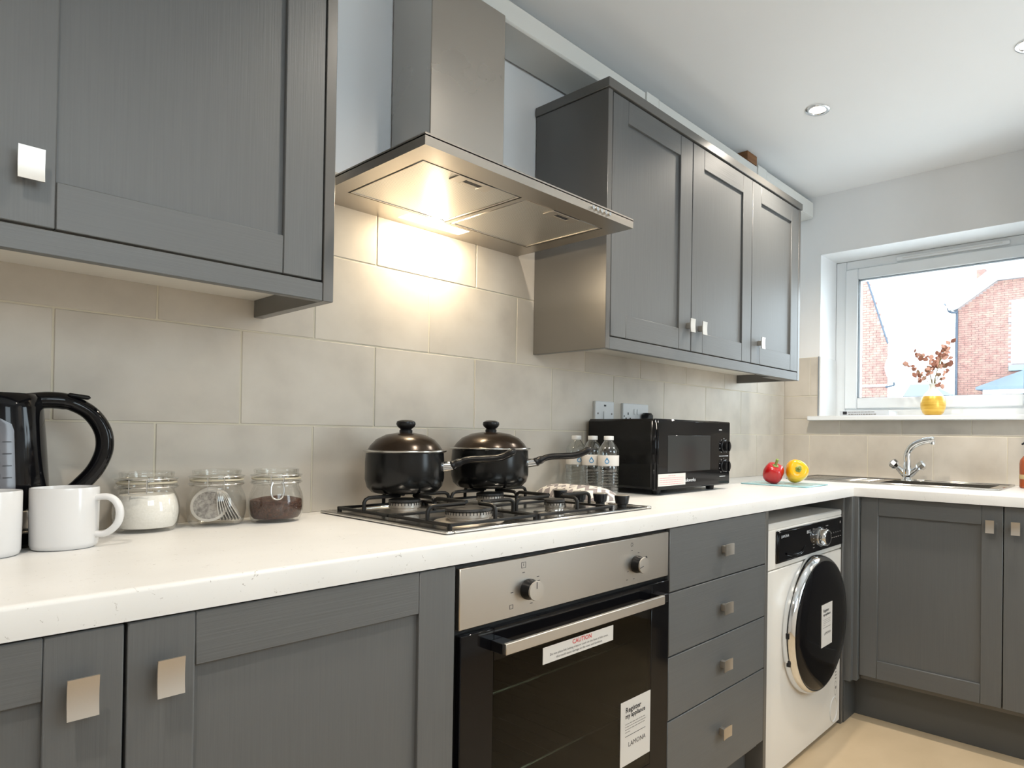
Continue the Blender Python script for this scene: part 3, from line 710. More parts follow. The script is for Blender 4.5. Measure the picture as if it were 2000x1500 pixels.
for k in range(4):
    kn = part('knob', G().lathe([(0, 0), (.012, 0), (.0125, .006), (.0165, .008), (.0195, .026), (.0185, .0285)], 28, c=(.944, -.452+.075*k, zt+.004)), BLACK_P, hb)
    part('knob_top', G().lathe([(.0185, .0285), (.017, .0295), (0, .0295)], 28, c=(.944, -.452+.075*k, zt+.004)), NICKEL, kn)

# ------------------------------------------------------------------ saucepans
def saucepan(x, y, r, hh, ang, label):
    z0 = ZG+.0005
    t = thing('saucepan', label, 'saucepan', (x, y, z0), R(ang), world=False, group='lidded black saucepans on the hob')
    part('pan_body', G().lathe([(0, 0), (r*.72, 0), (r*.84, .003), (r*.95, .014), (r*1.0, .032), (r*1.0, hh*.75), (r*.985, hh-.004), (r*.985, hh), (r*.965, hh), (r*.965, hh*.3), (0, .004)], 56), POT, t)
    ld = part('lid', G().lathe([(r*.94, hh-.002), (r*1.02, hh+.0005), (r*1.05, hh+.003), (r*1.045, hh+.005), (r*.94, hh+.007), (r*.88, hh+.016), (r*.74, hh+.030), (r*.5, hh+.041), (r*.2, hh+.046), (0, hh+.0465)], 56), LIDM, t)
    part('rim_band', G().lathe([(r*.99, hh-.001), (r*1.052, hh+.002), (r*1.056, hh+.0035), (r*1.05, hh+.005), (r*1.0, hh+.006)], 56), STEEL_S, ld)
    part('lid_knob', G().lathe([(.014, hh+.044), (.0145, hh+.051), (.012, hh+.054), (.019, hh+.060), (.0215, hh+.066), (.020, hh+.072), (.012, hh+.0755), (0, hh+.0762)], 32), BLACK_P, ld)
    hz = hh*.64
    g = G(); g.tube([(r*.97, 0, hz), (r+.024, 0, hz+.003)], [.012, .0105], 12, flat=.75); part('ferrule', g, CHROME, t)
    part('handle', G().tube(smooth_path([(r+.018, 0, hz+.002), (r+.030, 0, hz+.008), (r+.055, 0, hz+.017), (r+.090, 0, hz+.019), (r+.125, 0, hz+.022), (r+.150, 0, hz+.032), (r+.165, 0, hz+.042)], 5), [.012]*3+[.0105]*4+[.0085]*9+[.009]*9+[.0095]*3+[.0085, .006, .003], 12, flat=1.15), BLACK_P, t)
saucepan(.528, -.142, .0865, .093, -41, 'lidded black saucepan on the back burner nearer the glass jars')
saucepan(.768, -.147, .098, .098, -41, 'larger lidded black saucepan on the back burner beside the water bottles')

# ------------------------------------------------------------------ towel
def towel():
    g = G(); nx, ny = 14, 26; V = []; Fs = []
    W2, L2 = .060, .135
    for j in range(ny+1):
        v = -1+2*j/ny
        for i in range(nx+1):
            u = -1+2*i/nx
            z = .034*(1-abs(u)**3.5)**.5*(1-abs(v)**6*.75)+.0035*math.sin(7*u+5*v)*(1-abs(u))+.001
            V.append((u*W2*(1-.06*v*v), v*L2, max(z, .001)))
    n1 = nx+1
    for j in range(ny):
        for i in range(nx): Fs.append((j*n1+i, j*n1+i+1, (j+1)*n1+i+1, (j+1)*n1+i))
    b = len(V); V += [(p[0], p[1], 0.0) for p in V[:b]]
    for j in range(ny):
        for i in range(nx): Fs.append((b+j*n1+i, b+(j+1)*n1+i, b+(j+1)*n1+i+1, b+j*n1+i+1))
    for i in range(nx):
        Fs.append((i, b+i, b+i+1, i+1)); q = ny*n1+i; Fs.append((q, q+1, b+q+1, b+q))
    for j in range(ny):
        q = j*n1; Fs.append((q, q+n1, b+q+n1, b+q)); q = j*n1+nx; Fs.append((q, b+q, b+q+n1, q+n1))
    g.add(V, Fs)
    m = new_mat('zigzag_cloth', rough=.9)
    tc = nd(m, 'ShaderNodeTexCoord'); sp = nd(m, 'ShaderNodeSeparateXYZ'); lk(m, tc.outputs['Object'], sp.inputs[0])
    pp = nd(m, 'ShaderNodeMath', operation='PINGPONG'); pp.inputs[1].default_value = .017; lk(m, sp.outputs['Y'], pp.inputs[0])
    ad = nd(m, 'ShaderNodeMath', operation='ADD'); lk(m, pp.outputs[0], ad.inputs[0]); lk(m, sp.outputs['X'], ad.inputs[1])
    md = nd(m, 'ShaderNodeMath', operation='PINGPONG'); md.inputs[1].default_value = .016; lk(m, ad.outputs[0], md.inputs[0])
    gt = nd(m, 'ShaderNodeMath', operation='GREATER_THAN'); gt.inputs[1].default_value = .008; lk(m, md.outputs[0], gt.inputs[0])
    mx = nd(m, 'ShaderNodeMix', data_type='RGBA'); lk(m, gt.outputs[0], mx.inputs['Factor']); mx.inputs['A'].default_value = (.70, .66, .61, 1); mx.inputs['B'].default_value = (.27, .24, .24, 1)
    lk(m, mx.outputs['Result'], bsdf(m).inputs['Base Color'])
    solo('folded_towel', g, m, 'folded kitchen towel with grey and white zigzag print beside the hob', 'towel', (1.056, -.175, ZT+.0005), R(-4), world=False, angle=80)
towel()

# ------------------------------------------------------------------ water bottles
def bottle(x, y, rot, label):
    t = thing('water_bottle', label, 'bottle', (x, y, ZT+.0005), R(rot), world=False, group='water bottles beside the microwave')
    r = .0325
    prof = [(0, .004), (.020, .003), (.026, 0), (.030, .003), (r, .010)]
    z = .014
    while z < .076:
        prof += [(r, z), (r, z+.004), (r-.0016, z+.006), (r-.0016, z+.007)]; z += .009
    prof += [(r+.0004, .080), (r+.0006, .088), (r-.0012, .092), (r-.0012, .124), (r+.0004, .128), (r, .138), (r-.004, .147), (r-.012, .158), (.0165, .164), (.0142, .167), (.0138, .172)]
    part('bottle_body', G().lathe(prof, 40), PET, t)
    part('label_band', G().lathe([(r-.0006, .092), (r-.0004, .0925), (r-.0004, .1235), (r-.0006, .124)], 40), PAPER, t)
    pts = []
    for k in range(24):
        a = 2*math.pi*k/24; px = .0075*math.cos(a); pz = .0075*math.sin(a)
        if pz > 0: px *= max(0, 1-pz/.0095); pz *= 1.6
        pts.append((px, pz))
    V = [((r)*math.cos(px/r), (r)*math.sin(px/r), .1065+pz) for px, pz in pts]
    part('drop_logo', G().add(V, [tuple(range(24))]), BLUE_T, t)
    part('drop_ring', G().add([((r+.0003)*math.cos(px*.62/r), (r+.0003)*math.sin(px*.62/r), .1058+pz*.55) for px, pz in pts], [tuple(range(24))]), LIGHT_T, t)
    part('cap', G().lathe([(.0148, .170), (.0152, .171), (.0152, .181), (.0142, .1825), (0, .183)], 28), PLASTIC_W, t)
bottle(1.165, -.205, -146, 'clear water bottle with white label, furthest from the tiled wall of the three')
bottle(1.166, -.137, -142, 'clear water bottle with white label standing between the two others')
bottle(1.164, -.068, -118, 'clear water bottle with tilted white label, closest to the tiled wall')

# ------------------------------------------------------------------ microwave
mw = thing('microwave', 'black countertop microwave with two dials and a white sticker', 'microwave', (1.484, -.16, ZT))
MX0, MX1, MY0, MY1, MZ0, MZ1 = 1.266, 1.703, -.312, -.012, .928, 1.149
g = G(); g.box((MX0+.003, MY0+.018, MZ0), (MX1-.003, MY1, MZ1), .008)
part('microwave_body', g, new_mat('black_painted_steel', (.006, .006, .006), .22, spec=.25), mw)
for x in (1.32, 1.63):
    for y in (-.27, -.06): part('foot', G().cyl((x, y, ZT+.0003), (x, y, MZ0+.002), .014, .016), BLACK_P, mw)
part('front_panel', G().box((MX0, MY0+.004, MZ0-.002), (MX1, MY0+.020, MZ1), .004), BLACK_G, mw)
TMW = FY(MY0+.004)
md = part('microwave_door', G(TMW).box((MX0+.002, MZ0, 0), (1.618, MZ1-.003, .008), .003), BLACK_G, mw)
part('door_window', G(TMW).box((1.318, .982, .0075), (1.560, 1.098, .0088), .0005), new_mat('mesh_glass', (.028, .030, .031), .10, spec=.3), md)
for z in (1.062, .992):
    k = part('dial', G(TMW).lathe([(0, 0), (.0215, 0), (.0215, .004), (.0185, .006), (.0180, .020), (0, .021)], 32, T=Matrix.Translation((1.660, z, 0))), BLACK_P, mw)
    part('dial_grip', G(TMW).box((1.657, z-.017, .020), (1.663, z+.017, .026), .001), BLACK_G, k)
    g = G(TMW)
    for q in range(9):
        a = R(-50+35*q); g.box((-.0012, -.0012, 0), (.0012, .0012, .0004), 0, Matrix.Translation((1.660+.027*math.cos(a), z+.027*math.sin(a), 0)))
    part('dial_marks', g, LIGHT_T, k, kind='stuff')
part('print', G(TMW).box((1.628, 1.118, 0), (1.645, 1.121, .0004)).box((1.630, 1.0265, 0), (1.690, 1.0285, .0004)).box((1.634, .955, 0), (1.672, .957, .0004)), LIGHT_T, mw, kind='stuff')
sk = part('warning_sticker', G(TMW).box((1.269, .9395, .0082), (1.414, .977, .0092)), PAPER, md, label='white sticker with red print')
g = G(TMW)
for i in range(5):
    q = 1.276+(.045 if i == 0 else 0)
    while q < 1.405-(.045 if i == 0 else 0):
        b = q+random.uniform(.006, .014); g.box((q, .970-.0065*i, .009), (min(b, 1.407), .9712-.0065*i, .00935)); q = b+.002
part('red_print', g, PINK_T, sk, kind='stuff')
lettering('cookworks', .0165, TMW @ Matrix.Translation((1.398, .9475, .0084)), LIGHT_T, md, bold=.0002)
g = G()
for r_ in range(6):
    for k_ in range(2): g.box((MX0+.0022, -.235+.050*k_, .962+.011*r_), (MX0+.0034, -.235+.050*k_+.034, .966+.011*r_), .0003)
part('side_vents', g, BLACK_G, mw, kind='stuff')

# ------------------------------------------------------------------ sockets
def plate(name, x0, x1, z0, z1, label):
    t = thing(name, label, 'socket', ((x0+x1)/2, 0, z0))
    part('back_box', G().box((x0+.001, -.004, z0+.001), (x1-.001, -.0003, z1-.001)), PLASTIC_W, t)
    part('face_plate', G().box((x0, -.013, z0), (x1, -.004, z1), .0025), PLASTIC_W, t)
    return t
t = plate('switched_socket', 1.309, 1.404, 1.122, 1.213, 'single white wall switch plate behind the water bottles')
TS = FY(-.013)
part('rocker', G(TS).box((1.348, 1.145, 0), (1.364, 1.178, .004), .001), PLASTIC_W, t)
part('indicator', G(TS).box((1.351, 1.195, 0), (1.361, 1.201, .001)), DARK_T, t)
for x in (1.321, 1.391): part('screw', G(TS).cyl((x, 1.170, 0), (x, 1.170, .0006), .0035, n=12), GREY_T, t)
t = plate('double_socket', 1.453, 1.598, 1.122, 1.212, 'double white plug socket above the microwave')
for x in (1.512, 1.530): part('rocker', G(TS).box((x, 1.172, 0), (x+.012, 1.192, .003), .001), PLASTIC_W, t)
part('socket_holes', G(TS).box((1.478, 1.170, 0), (1.4825, 1.179, .0006)).box((1.466, 1.155, 0), (1.472, 1.160, .0006)).box((1.489, 1.155, 0), (1.495, 1.160, .0006)), DARK_T, t)
part('screw', G(TS).cyl((1.459, 1.165, 0), (1.459, 1.165, .0006), .0035, n=12), GREY_T, t)
solo('power_plug', G(TS).box((1.548, 1.128, 0), (1.592, 1.180, .034), .009).box((1.560, 1.110, .008), (1.580, 1.130, .026), .004), BLACK_P, 'black three-pin plug in the double socket above the microwave', 'plug', (1.57, -.013, 1.128))

# ------------------------------------------------------------------ jars
def jar(x, y, rot, label, clip=True):
    t = thing('glass_jar', label, 'jar', (x, y, ZT+.0005), R(rot), world=False, group='clip-top glass jars')
    part('jar_glass', G().lathe([(0, .0035), (.030, .003), (.038, .0), (.044, .004), (.0475, .014), (.0492, .030), (.0490, .044), (.0465, .058), (.0425, .068), (.0405, .072), (.0405, .0755), (.0445, .077), (.0450, .084), (.0435, .0855), (.0405, .086)], 48), JAR, t)
    part('seal_ring', G().lathe([(.0405, .0862), (.0440, .0865), (.0445, .0880), (.0438, .0893), (.0405, .0895)], 48), RUBBER, t)
    part('lid', G().lathe([(.0440, .0897), (.0448, .0910), (.0442, .0945), (.0405, .0955), (.0395, .1000), (.0408, .1035), (.0403, .1065), (.0385, .1070), (.0365, .1035), (.0365, .099), (0, .098)], 48), JAR, t)
    part('wire_bail', G().tube([(.0462*math.cos(a*math.pi/20), .0462*math.sin(a*math.pi/20), .0800) for a in range(40)], .0010, 6, closed=True)
         .tube([(.0462*math.cos(a*math.pi/20), .0462*math.sin(a*math.pi/20), .0945) for a in range(40)], .0010, 6, closed=True)
         .tube([(.047, -.011, .0945), (.0485, -.011, .074)], .0010, 6).tube([(.047, .011, .0945), (.0485, .011, .074)], .0010, 6)
         .tube([(-.047, -.013, .0945), (-.0485, -.013, .070), (-.0485, .013, .070), (-.047, .013, .0945)], .0010, 6), WIRE, t)
    if clip:
        part('clip', G().tube(smooth_path([(.0485, -.008, .082), (.051, -.011, .072), (.054, -.0105, .058), (.055, -.006, .050), (.0552, 0, .048), (.055, .006, .050), (.054, .0105, .058), (.051, .011, .072), (.0485, .008, .082)], 4), .0016, 8), WIRE, t)
    return t
JP = [(.055, -.076), (.167, -.074), (.266, -.098)]
jar(*JP[0], 60, 'clip-top glass jar filled with white sugar next to the mugs', clip=False)
jar(*JP[1], 70, 'clip-top glass jar of round tea bags between the sugar and coffee jars', clip=False)
jar(*JP[2], -110, 'clip-top glass jar half full of dark coffee beside the hob')
def fill(name, x, y, top, mat, label, cat, dome=0):
    P = [(0, .0065), (.030, .006), (.040, .007), (.0445, .014), (.0468, .030), (.0466, .042), (.0445, .054), (.0410, .0645), (.0385, .070)]
    P = [p for p in P if p[1] < top]; r = P[-1][0]
    g = G().lathe(P+[(r-.001, top), (r*.6, top+dome*.6), (0, top+dome)], 40, c=(0, 0, 0))
    solo(name, g, mat, label, cat, (x, y, ZT+.0005), kind='stuff', world=False)
fill('sugar', *JP[0], .066, SUGAR, 'white granulated sugar filling the glass jar', 'sugar', .003)
fill('coffee', *JP[2], .044, COFFEE, 'dark brown coffee granules in the glass jar', 'coffee', .008)
tb = None
def bag_mesh():
    g = G().lathe([(0, -.0026), (.020, -.0022), (.0275, -.0006), (.0275, .0006), (.020, .0022), (0, .0026)], 24); return g
BAGG = 'round paper tea bags in the glass jar'
def tea_bag(loc, rx, rz, label):
    global tb
    if tb is None:
        tb = solo('tea_bag', bag_mesh(), TEA, 'round paper tea bag inside the middle glass jar', 'tea bag', (0, 0, 0), group=BAGG, world=False)
        part('crimped_rim', G().lathe([(.0268, -.0008), (.0315, -.0004), (.0315, .0004), (.0268, .0008)], 24), TEA_RIM, tb); o = tb
    else: o = dup(tb)
    o['label'] = label; o.location = loc; o.rotation_mode = 'XYZ'; o.rotation_euler = (rx, 0, rz)
jx, jy = JP[1]; jz = ZT+.0005
va = math.atan2(-1.5385-jy, -.3155-jx)          # towards the middle of the room
rx_, ry_ = math.cos(va+math.pi/2), math.sin(va+math.pi/2)     # along the row of jars
fx_, fy_ = math.cos(va), math.sin(va)
for k in range(4):                              # flat against the glass
    f_ = .020-.0058*k; r_ = -.012+.002*k
    tea_bag((jx+fx_*f_+rx_*r_, jy+fy_*f_+ry_*r_, jz+.0395), R(80), va+math.pi/2-.30, 'round tea bag facing out flat against the jar glass' if k == 0 else 'round tea bag stacked behind the flat one in the jar')
for k in range(7):                              # a fan of edges beside them
    r_ = .0060+.0035*k
    tea_bag((jx+rx_*r_+fx_*.006, jy+ry_*r_+fy_*.006, jz+.0390-.0006*k), R(84-3.6*k), va+math.pi-.16+.02*k, 'round tea bag standing on edge in the fan inside the jar')
for k in range(4):                              # lying behind
    f_ = -.012-.0052*k
    tea_bag((jx+fx_*f_-rx_*.010, jy+fy_*f_-ry_*.010, jz+.0395), R(84), va+math.pi/2+.25, 'round tea bag at the tile side of the jar behind the others')

# ------------------------------------------------------------------ mugs
def mug(x, y, rot, label):
    t = thing('mug', label, 'mug', (x, y, ZT+.0005), R(rot), world=False, group='plain white mugs')
    part('mug_body', G().lathe([(0, .003), (.030, .002), (.035, 0), (.0385, .0025), (.0402, .008), (.0408, .05), (.0410, .091), (.0404, .0935), (.0388, .0935), (.0380, .088), (.0375, .012), (.030, .007), (0, .006)], 56), PORC, t)
    part('mug_handle', G().tube(smooth_path([(.0385, 0, .076), (.047, 0, .078), (.058, 0, .0765), (.067, 0, .067), (.0705, 0, .052), (.068, 0, .037), (.060, 0, .026), (.050, 0, .020), (.0385, 0, .020)], 5), .0052, 12, flat=1.25), PORC, t)
mug(-.079, -.200, -34, 'plain white porcelain mug standing by the sugar jar')
mug(-.170, -.218, 150, 'plain white porcelain mug in front of the black kettle')

# ------------------------------------------------------------------ kettle
kx, ky = -.158, -.092
k = thing('electric_kettle', 'glossy black electric kettle with clear level window and loop handle', 'kettle', (kx, ky, ZT+.0005), R(-4), world=False)
part('power_base', G().lathe([(0, 0), (.082, 0), (.086, .006), (.084, .022), (.076, .028), (0, .028)], 48).tube(smooth_path([(.06, 0, .028), (.10, 0, .028), (.128, 0, .030), (.140, 0, .031)]), [.018]*13+[.017, .016, .015, .013, .009, .004], 12), BLACK_G, k)
part('steel_band', G().lathe([(.0755, .028), (.0765, .030), (.0765, .054), (.0755, .056)], 48), STEEL_H, k)
part('kettle_body', G().lathe([(.0755, .056), (.0775, .060), (.0768, .10), (.0725, .17), (.0690, .215), (.0660, .232), (.060, .238), (0, .240)], 48), BLACK_G, k)
g = G(); V = []; Fs = []
n = 12
def krad(z): return .0768+(.0690-.0768)*(z-.10)/.115 if z > .10 else .0770
for j in range(n+1):
    z = .075+.125*j/n
    half = .30*(1 if j < n-2 else math.sqrt(max(0, 1-((j-(n-2))/2.01)**2)))
    for i in range(9):
        a = R(-82)+(-half+2*half*i/8); r = krad(z)+.0012
        V.append((r*math.cos(a), r*math.sin(a), z))
for j in range(n):
    for i in range(8): Fs.append((j*9+i, j*9+i+1, j*9+10+i, j*9+9+i))
lw = part('level_window', g.add(V, Fs), new_mat('smoky_level_window', (.13, .135, .155), .15), k)
g = G()
for j in range(5):
    z = .090+.018*j; r = krad(z)+.0018
    for a0, a1, hz in ((-82+6, -82+14, .0012), (-82-2, -82+4, .0065)):
        g.add([(r*math.cos(R(a0)), r*math.sin(R(a0)), z), (r*math.cos(R(a1)), r*math.sin(R(a1)), z), (r*math.cos(R(a1)), r*math.sin(R(a1)), z+hz), (r*math.cos(R(a0)), r*math.sin(R(a0)), z+hz)], [(0, 1, 2, 3)])
part('level_marks', g, DARK_T, lw, kind='stuff')
part('spout', G().tube([(-.055, 0, .19), (-.075, 0, .215), (-.088, 0, .232)], [.022, .018, .010], 14), BLACK_G, k)
part('handle', G().tube(smooth_path([(.050, 0, .226), (.075, 0, .230), (.100, 0, .227), (.126, 0, .211), (.143, 0, .182), (.146, 0, .150), (.136, 0, .118), (.118, 0, .092), (.098, 0, .074), (.072, 0, .066)], 5), [.014]*10+[.0125]*26+[.012]*10, 14, flat=1.1), BLACK_G, k)
part('lid_button', G().box((.092, -.012, .2365), (.122, .012, .2435), .003, Matrix.Rotation(R(8), 4, 'Y') @ Matrix.Translation((-.030, 0, .011))), BLACK_P, k)

# ------------------------------------------------------------------ peppers and board
solo('chopping_board', G().box((1.93, -.50, ZT+.0004), (2.13, -.22, ZT+.0052), .0015), BOARDG, 'pale blue glass chopping board under the two peppers', 'chopping board', (2.03, -.36, ZT))
def pepper(x, y, r, mat, label, rx, rz):
    t = thing('bell_pepper', label, 'pepper', (x, y, ZT+.0056+r*(1.08 if rx > 1 else .99)), world=False)
    t.rotation_euler = (rx, 0, rz)
    prof = []
    for i in range(15):
        a = math.pi*i/14; s_ = math.sin(a)
        rr = r*(s_**.62 if s_ > 0 else 0); z = -r*.95*math.cos(a)
        if i >= 12: z -= r*.20*(i-11)/3
        if i <= 2: z += r*.12*(2-i)/2
        prof.append((max(rr, 0) if 0 < i < 14 else 0, z))
    part('flesh', G().lathe(prof, 48, lobes=4 if rx < 1 else 3, amp=.05), mat, t)
    zt_ = prof[-1][1]
    part('stem', G().lathe([(.013, zt_-.001), (.012, zt_+.003), (.0055, zt_+.006), (.0048, zt_+.018), (.0062, zt_+.030), (0, zt_+.031)], 14, lobes=5, amp=.12), STEM, t)
pepper(1.985, -.335, .0415, RED, 'red bell pepper with a curved green stem on the glass board', R(28), R(-30))
pepper(2.044, -.405, .0455, YEL, 'yellow bell pepper lying on the glass board', R(75), R(-52))

# ------------------------------------------------------------------ sill things
v = thing('flower_vase', 'small round vase with golden base holding dried flowers', 'vase', (2.80, -.713, 1.2045), world=False)
GOLD = noise_color(new_mat('gold_glaze', rough=.3, metal=.35), [(.3, (.55, .30, .03)), (.7, (.78, .52, .10))], (8, 8, 90), 1.0)
part('golden_base', G().lathe([(0, .001), (.030, 0), (.044, .012), (.053, .035), (.0545, .052), (.051, .074), (.0455, .088)], 40), GOLD, v)
part('white_neck', G().lathe([(.0455, .088), (.034, .104), (.022, .116), (.017, .124), (.0165, .138), (.020, .146), (.017, .146), (.013, .136), (.013, .115)], 40), new_mat('frosted_white_glass', (.72, .74, .70), .35), v)
DRY1 = new_mat('dried_petal_pink', (.62, .36, .29), .8); DRY2 = new_mat('dried_petal_brown', (.30, .13, .09), .8); DRYS = new_mat('dried_stem', (.22, .17, .08), .8)
f = thing('dried_flowers', 'bunch of dried brown and pink flowers standing in the round vase', 'flowers', (2.80, -.713, 1.325), world=False)
TW2 = Matrix.Identity(4)
# stems lean in the plane of the window: local y is across, z is up
heads = []
for k_, (yy, zz) in enumerate([(-.075, .205), (-.055, .185), (-.045, .165), (-.03, .150), (-.015, .160), (.005, .150), (.02, .135), (.055, .165), (.085, .175), (.105, .120), (.075, .095), (.035, .110), (-.05, .110), (-.062, .140), (.06, .065), (-.045, .055), (-.01, .120), (.015, .085)]):
    x_ = random.uniform(-.03, .03)
    part('stem', G().tube(smooth_path([(0, 0, -.02), (x_*.3, yy*.25, zz*.35), (x_*.7, yy*.65, zz*.72), (x_, yy, zz)], 4), .0012, 5), DRYS, f)
    heads.append((x_, yy, zz))
def petal_mesh(s):
    g = G(); V = []; Fs = []
    for j in range(6):
        t_ = j/5; w = s*.42*math.sin(math.pi*min(.98, t_*.9+.08))
        for i in (-1, 0, 1): V.append((i*w, s*t_, .12*s*abs(i)+.15*s*t_*t_))
    for j in range(5):
        for i in range(2): Fs.append((j*3+i, j*3+i+1, j*3+4+i, j*3+3+i))
    return g.add(V, Fs)
for q, (x_, yy, zz) in enumerate(heads):
    for j in range(4 if q % 3 else 6):
        s_ = random.uniform(.017, .030)
        g = petal_mesh(s_); M = Matrix.Translation((x_+random.uniform(-.008, .008), yy*(1-.05*j)+random.uniform(-.006, .006), zz-.008*j)) @ Matrix.Rotation(random.uniform(0, 6.28), 4, 'X') @ Matrix.Rotation(random.uniform(-.8, .8)+math.pi/2, 4, 'Y')
        g.v = [M @ p for p in g.v]
        part('petal', g, DRY1 if (q+j) % 2 else DRY2, f)
b = thing('paperback', 'thin white paperback lying on the window sill', 'book', (2.80, -.41, 1.2045))
part('pages', G().box((2.748, -.530, 1.2055), (2.87, -.297, 1.2275)), PLASTIC_W, b)
cv = part('cover', G().box((2.745, -.532, 1.2045), (2.872, -.294, 1.2056)).box((2.745, -.532, 1.2274), (2.872, -.294, 1.2285)).box((2.744, -.532, 1.2045), (2.7465, -.294, 1.2285)), new_mat('pale_grey_cover', (.55, .58, .62), .5), b)
part('spine_block', G().box((2.7432, -.330, 1.212), (2.744, -.310, 1.226)), DARK_T, cv)
g = G(); q = .338
while q < .47:
    e = q+random.uniform(.004, .012); g.box((2.7433, -e, 1.210), (2.744, -q, 1.2145)); q = e+.0025
q = .335
while q < .45:
    e = q+random.uniform(.006, .016); g.box((2.7433, -e, 1.2215), (2.744, -q, 1.224)); q = e+.002
part('spine_print', g, GREY_T, cv, kind='stuff')

# ------------------------------------------------------------------ soap bottle and boiler at the right
sb = thing('soap_bottle', 'amber hand soap bottle with black pump by the sink', 'bottle', (2.60, -1.128, ZT+.0005), R(150), world=False)
part('soap_body', G().lathe([(0, .002), (.030, 0), (.034, .004), (.0345, .095), (.032, .110), (.022, .124), (.014, .130), (.013, .138)], 40), AMBER, sb)
part('soap_label', G().lathe([(.0346, .035), (.0349, .036), (.0349, .052), (.0346, .053)], 40), new_mat('cream_label', (.55, .42, .22), .6), sb)
pm = part('pump', G().lathe([(.0150, .132), (.0155, .134), (.0155, .150), (.006, .153), (.005, .170), (.012, .171), (.012, .180), (0, .181)], 24), BLACK_P, sb)
part('nozzle', G().tube([(0, 0, .1765), (.030, 0, .1765), (.040, 0, .172)], [.005, .0045, .0035], 10), BLACK_P, pm)
bo = thing('wall_boiler', 'white wall-hung boiler casing beside the window', 'boiler', (2.57, -1.33, 1.50))
part('boiler_case', G().box((2.415, -1.535, 1.50), (XW, -1.131, 2.143), .006), new_mat('warm_white_enamel', (.76, .72, .68), .3), bo)
part('boiler_panel', G().box((2.4105, -1.52, 1.52), (2.416, -1.146, 1.60), .002), PLASTIC_W, bo)

# ------------------------------------------------------------------ outside
GND = new_mat('outdoor_paving', (.50, .50, .49), .9)
struct('ground', G().box((3.02, -40, -.5), (90, 60, -.3)), GND)
BRICK = new_mat('red_brick', rough=.9); noise_color(BRICK, [(.3, (.24, .125, .105)), (.5, (.31, .175, .145)), (.75, (.37, .24, .185))], nscale=5.0, detail=3)
MORT = new_mat('pale_mortar', (.36, .30, .29), .9); RENDER = new_mat('white_render', (.80, .80, .80), .8); SLATE = new_mat('blue_grey_slate', (.12, .16, .21), .6); GUT = new_mat('dark_gutter', (.05, .07, .10), .5)
def bricks(parent, X, y0, y1, z0, top, skip=None):
    g = G(); z = z0; r_ = 0
    while z < 8:
        y = y0-(.1125 if r_ % 2 else 0)
        any_ = False
        while y < y1:
            a, b = max(y+.005, y0), min(y+.220, y1); zc = z+.0325
            if b-a > .03 and zc+.033 < top((a+b)/2) and not (skip and skip((a+b)/2, zc)):
                g.box((X-random.uniform(.006, .014), a, z), (X+.05, b, z+.065)); any_ = True
            y += .225
        z += .075; r_ += 1
    return part('brick_courses', g, BRICK, parent, kind='stuff', smooth=False)
# house with the white gable boards
hr = thing('brick_house', 'pink brick house with white gable boards and dark downpipe outside the window', 'house', (26, 1.0, -.3))
def topR(y): return 5.674+(4.11-y)*.664 if y > 2.881 else 6.49+.014*(2.881-y)*10*.05
part('house_wall', G(Matrix(((0, 0, 1, 0), (1, 0, 0, 0), (0, 1, 0, 0), (0, 0, 0, 1)))).prism([(4.11, -.3), (4.11, 5.674), (2.881, 6.485), (-2, 6.50), (-2, -.3)], 24.01, 29), MORT, hr)
bricks(hr, 24.0, -.5, 4.11, 1.0, topR, lambda y, z: 3.62 < z < 5.80 and y < 2.50)
part('gable_board', G(Matrix(((0, 0, 1, 0), (1, 0, 0, 0), (0, 1, 0, 0), (0, 0, 0, 1)))).prism([(4.47, 5.86), (2.70, 7.12), (2.2, 7.40), (-2, 7.4), (-2, 6.50), (2.881, 6.50), (4.10, 5.69), (4.35, 5.60)], 23.75, 24.02), RENDER, hr)
part('roof', G(Matrix(((0, 0, 1, 0), (1, 0, 0, 0), (0, 1, 0, 0), (0, 0, 0, 1)))).prism([(4.55, 5.84), (2.2, 7.47), (0, 8.9), (-2, 8.9), (-2, 8.6), (0, 8.6), (2.2, 7.40), (4.50, 5.80)], 23.8, 29), SLATE, hr)
part('upper_gable', G().box((23.72, -1.0, 6.62), (23.74, 2.05, 6.9)), SLATE, hr)
part('gutter', G().tube(smooth_path([(23.9, 4.42, 5.72), (23.85, 4.36, 5.58), (23.85, 4.20, 5.52), (23.9, 4.13, 5.55)]), .04, 8), GUT, hr)
part('downpipe', G().tube([(23.93, 4.13, 5.6), (23.93, 4.13, -.3)], .045, 8), GUT, hr)
wn = part('house_window', G().box((23.96, .8, 3.66), (24.05, 2.44, 5.77)), RENDER, hr)
part('lintel', G().box((23.93, .7, 5.05), (24.0, 2.52, 5.2)), new_mat('stone_lintel', (.55, .58, .62), .7), hr)
part('sill', G().box((23.9, .7, 3.42), (24.0, 2.50, 3.60)), new_mat('blue_grey_sill', (.22, .36, .46), .6), hr)
part('chimney', G().box((26.5, 3.75, 6.2), (27.0, 4.05, 7.55)), BRICK, hr)
by = thing('bay_porch', 'low lean-to porch with slate roof against the pink brick house', 'porch', (23.2, 1.5, -.3))
part('porch_wall', G().box((22.6, -.8, -.3), (23.70, 3.02, 2.78)), RENDER, by)
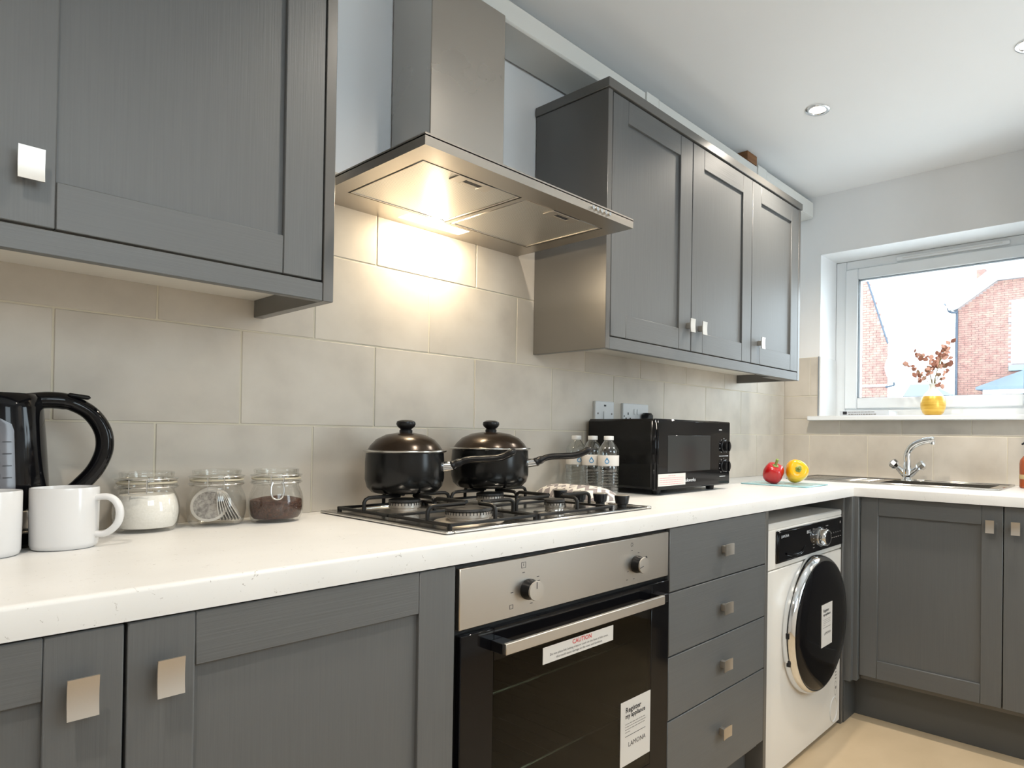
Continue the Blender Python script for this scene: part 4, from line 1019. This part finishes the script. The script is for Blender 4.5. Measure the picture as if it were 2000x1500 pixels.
part('porch_roof', G(Matrix(((1, 0, 0, 0), (0, 1, 0, 0), (0, 0, 1, 0), (0, 0, 0, 1)))).add([(22.45, 3.2, 2.80), (22.45, -.9, 2.80), (23.70, -.9, 3.40), (23.70, 2.05, 3.40), (23.70, 3.2, 2.86), (22.45, 3.2, 2.72), (22.45, -.9, 2.72), (23.70, -.9, 2.72), (23.70, 3.2, 2.72)], [(0, 1, 2, 3), (0, 3, 4), (5, 6, 1, 0), (6, 7, 2, 1), (4, 8, 5, 0), (5, 8, 7, 6), (2, 7, 8, 4, 3)]), SLATE, by)
# gable wall on the left
hl = thing('brick_house', 'tall brick gable wall with sloping roof verge seen at the window edge', 'house', (22, 7, -.3))
def topL(y): return 4.075+(y-5.217)*3.07
MY = Matrix(((0, 0, 1, 0), (1, 0, 0, 0), (0, 1, 0, 0), (0, 0, 0, 1)))
wp = [(5.205, -.3), (5.205, 4.07), (6.3, 7.43), (9, 7.43), (9, -.3)]
part('house_wall', G().add([(20.01, a, b) for a, b in wp]+[(25, a+1.9, b) for a, b in wp], [tuple(range(5)), tuple(range(5, 10))]+[(i, (i+1) % 5, 5+(i+1) % 5, 5+i) for i in range(5)]), MORT, hl)
bricks(hl, 20.0, 5.205, 7.2, 1.2, topL)
part('verge', G().tube([(19.98, 5.19, 4.06), (19.98, 6.3, 7.47)], .03, 6), GUT, hl)
part('string_course', G().box((19.95, 5.2, 2.72), (20.0, 8, 2.80)), MORT, hl)
dish = thing('satellite_dish', 'pale satellite dish mounted on the corner of the brick gable', 'satellite dish', (19.8, 4.95, 3.2))
part('dish', G().lathe([(0, 0), (.15, .01), (.30, .04), (.44, .09), (.44, .10), (.30, .05), (0, .012)], 32, T=Matrix.Translation((19.8, 4.95, 3.25)) @ Matrix.Rotation(R(-90), 4, 'Y') @ Matrix.Rotation(R(62), 4, 'X')), new_mat('dish_grey', (.26, .33, .38), .5), dish)
part('bracket', G().tube([(19.85, 4.97, 3.2), (19.95, 4.98, 2.75), (19.90, 5.22, 2.7)], .035, 8), GUT, dish)
fh = thing('far_house', 'low distant house with a hipped grey roof beyond the yard', 'house', (42, 9.5, -.3))
part('wall', G().box((40.2, 8.2, -.3), (45, 10.7, 3.7)), MORT, fh)
part('roof', G().add([(40, 8.0, 3.7), (40, 10.9, 3.7), (45.2, 10.9, 3.7), (45.2, 8, 3.7), (40.8, 9.6, 4.47), (40.8, 10.7, 4.47), (44.5, 10.7, 4.47), (44.5, 9.6, 4.47)], [(0, 1, 5, 4), (1, 2, 6, 5), (2, 3, 7, 6), (3, 0, 4, 7), (4, 5, 6, 7), (0, 3, 2, 1)]), SLATE, fh)
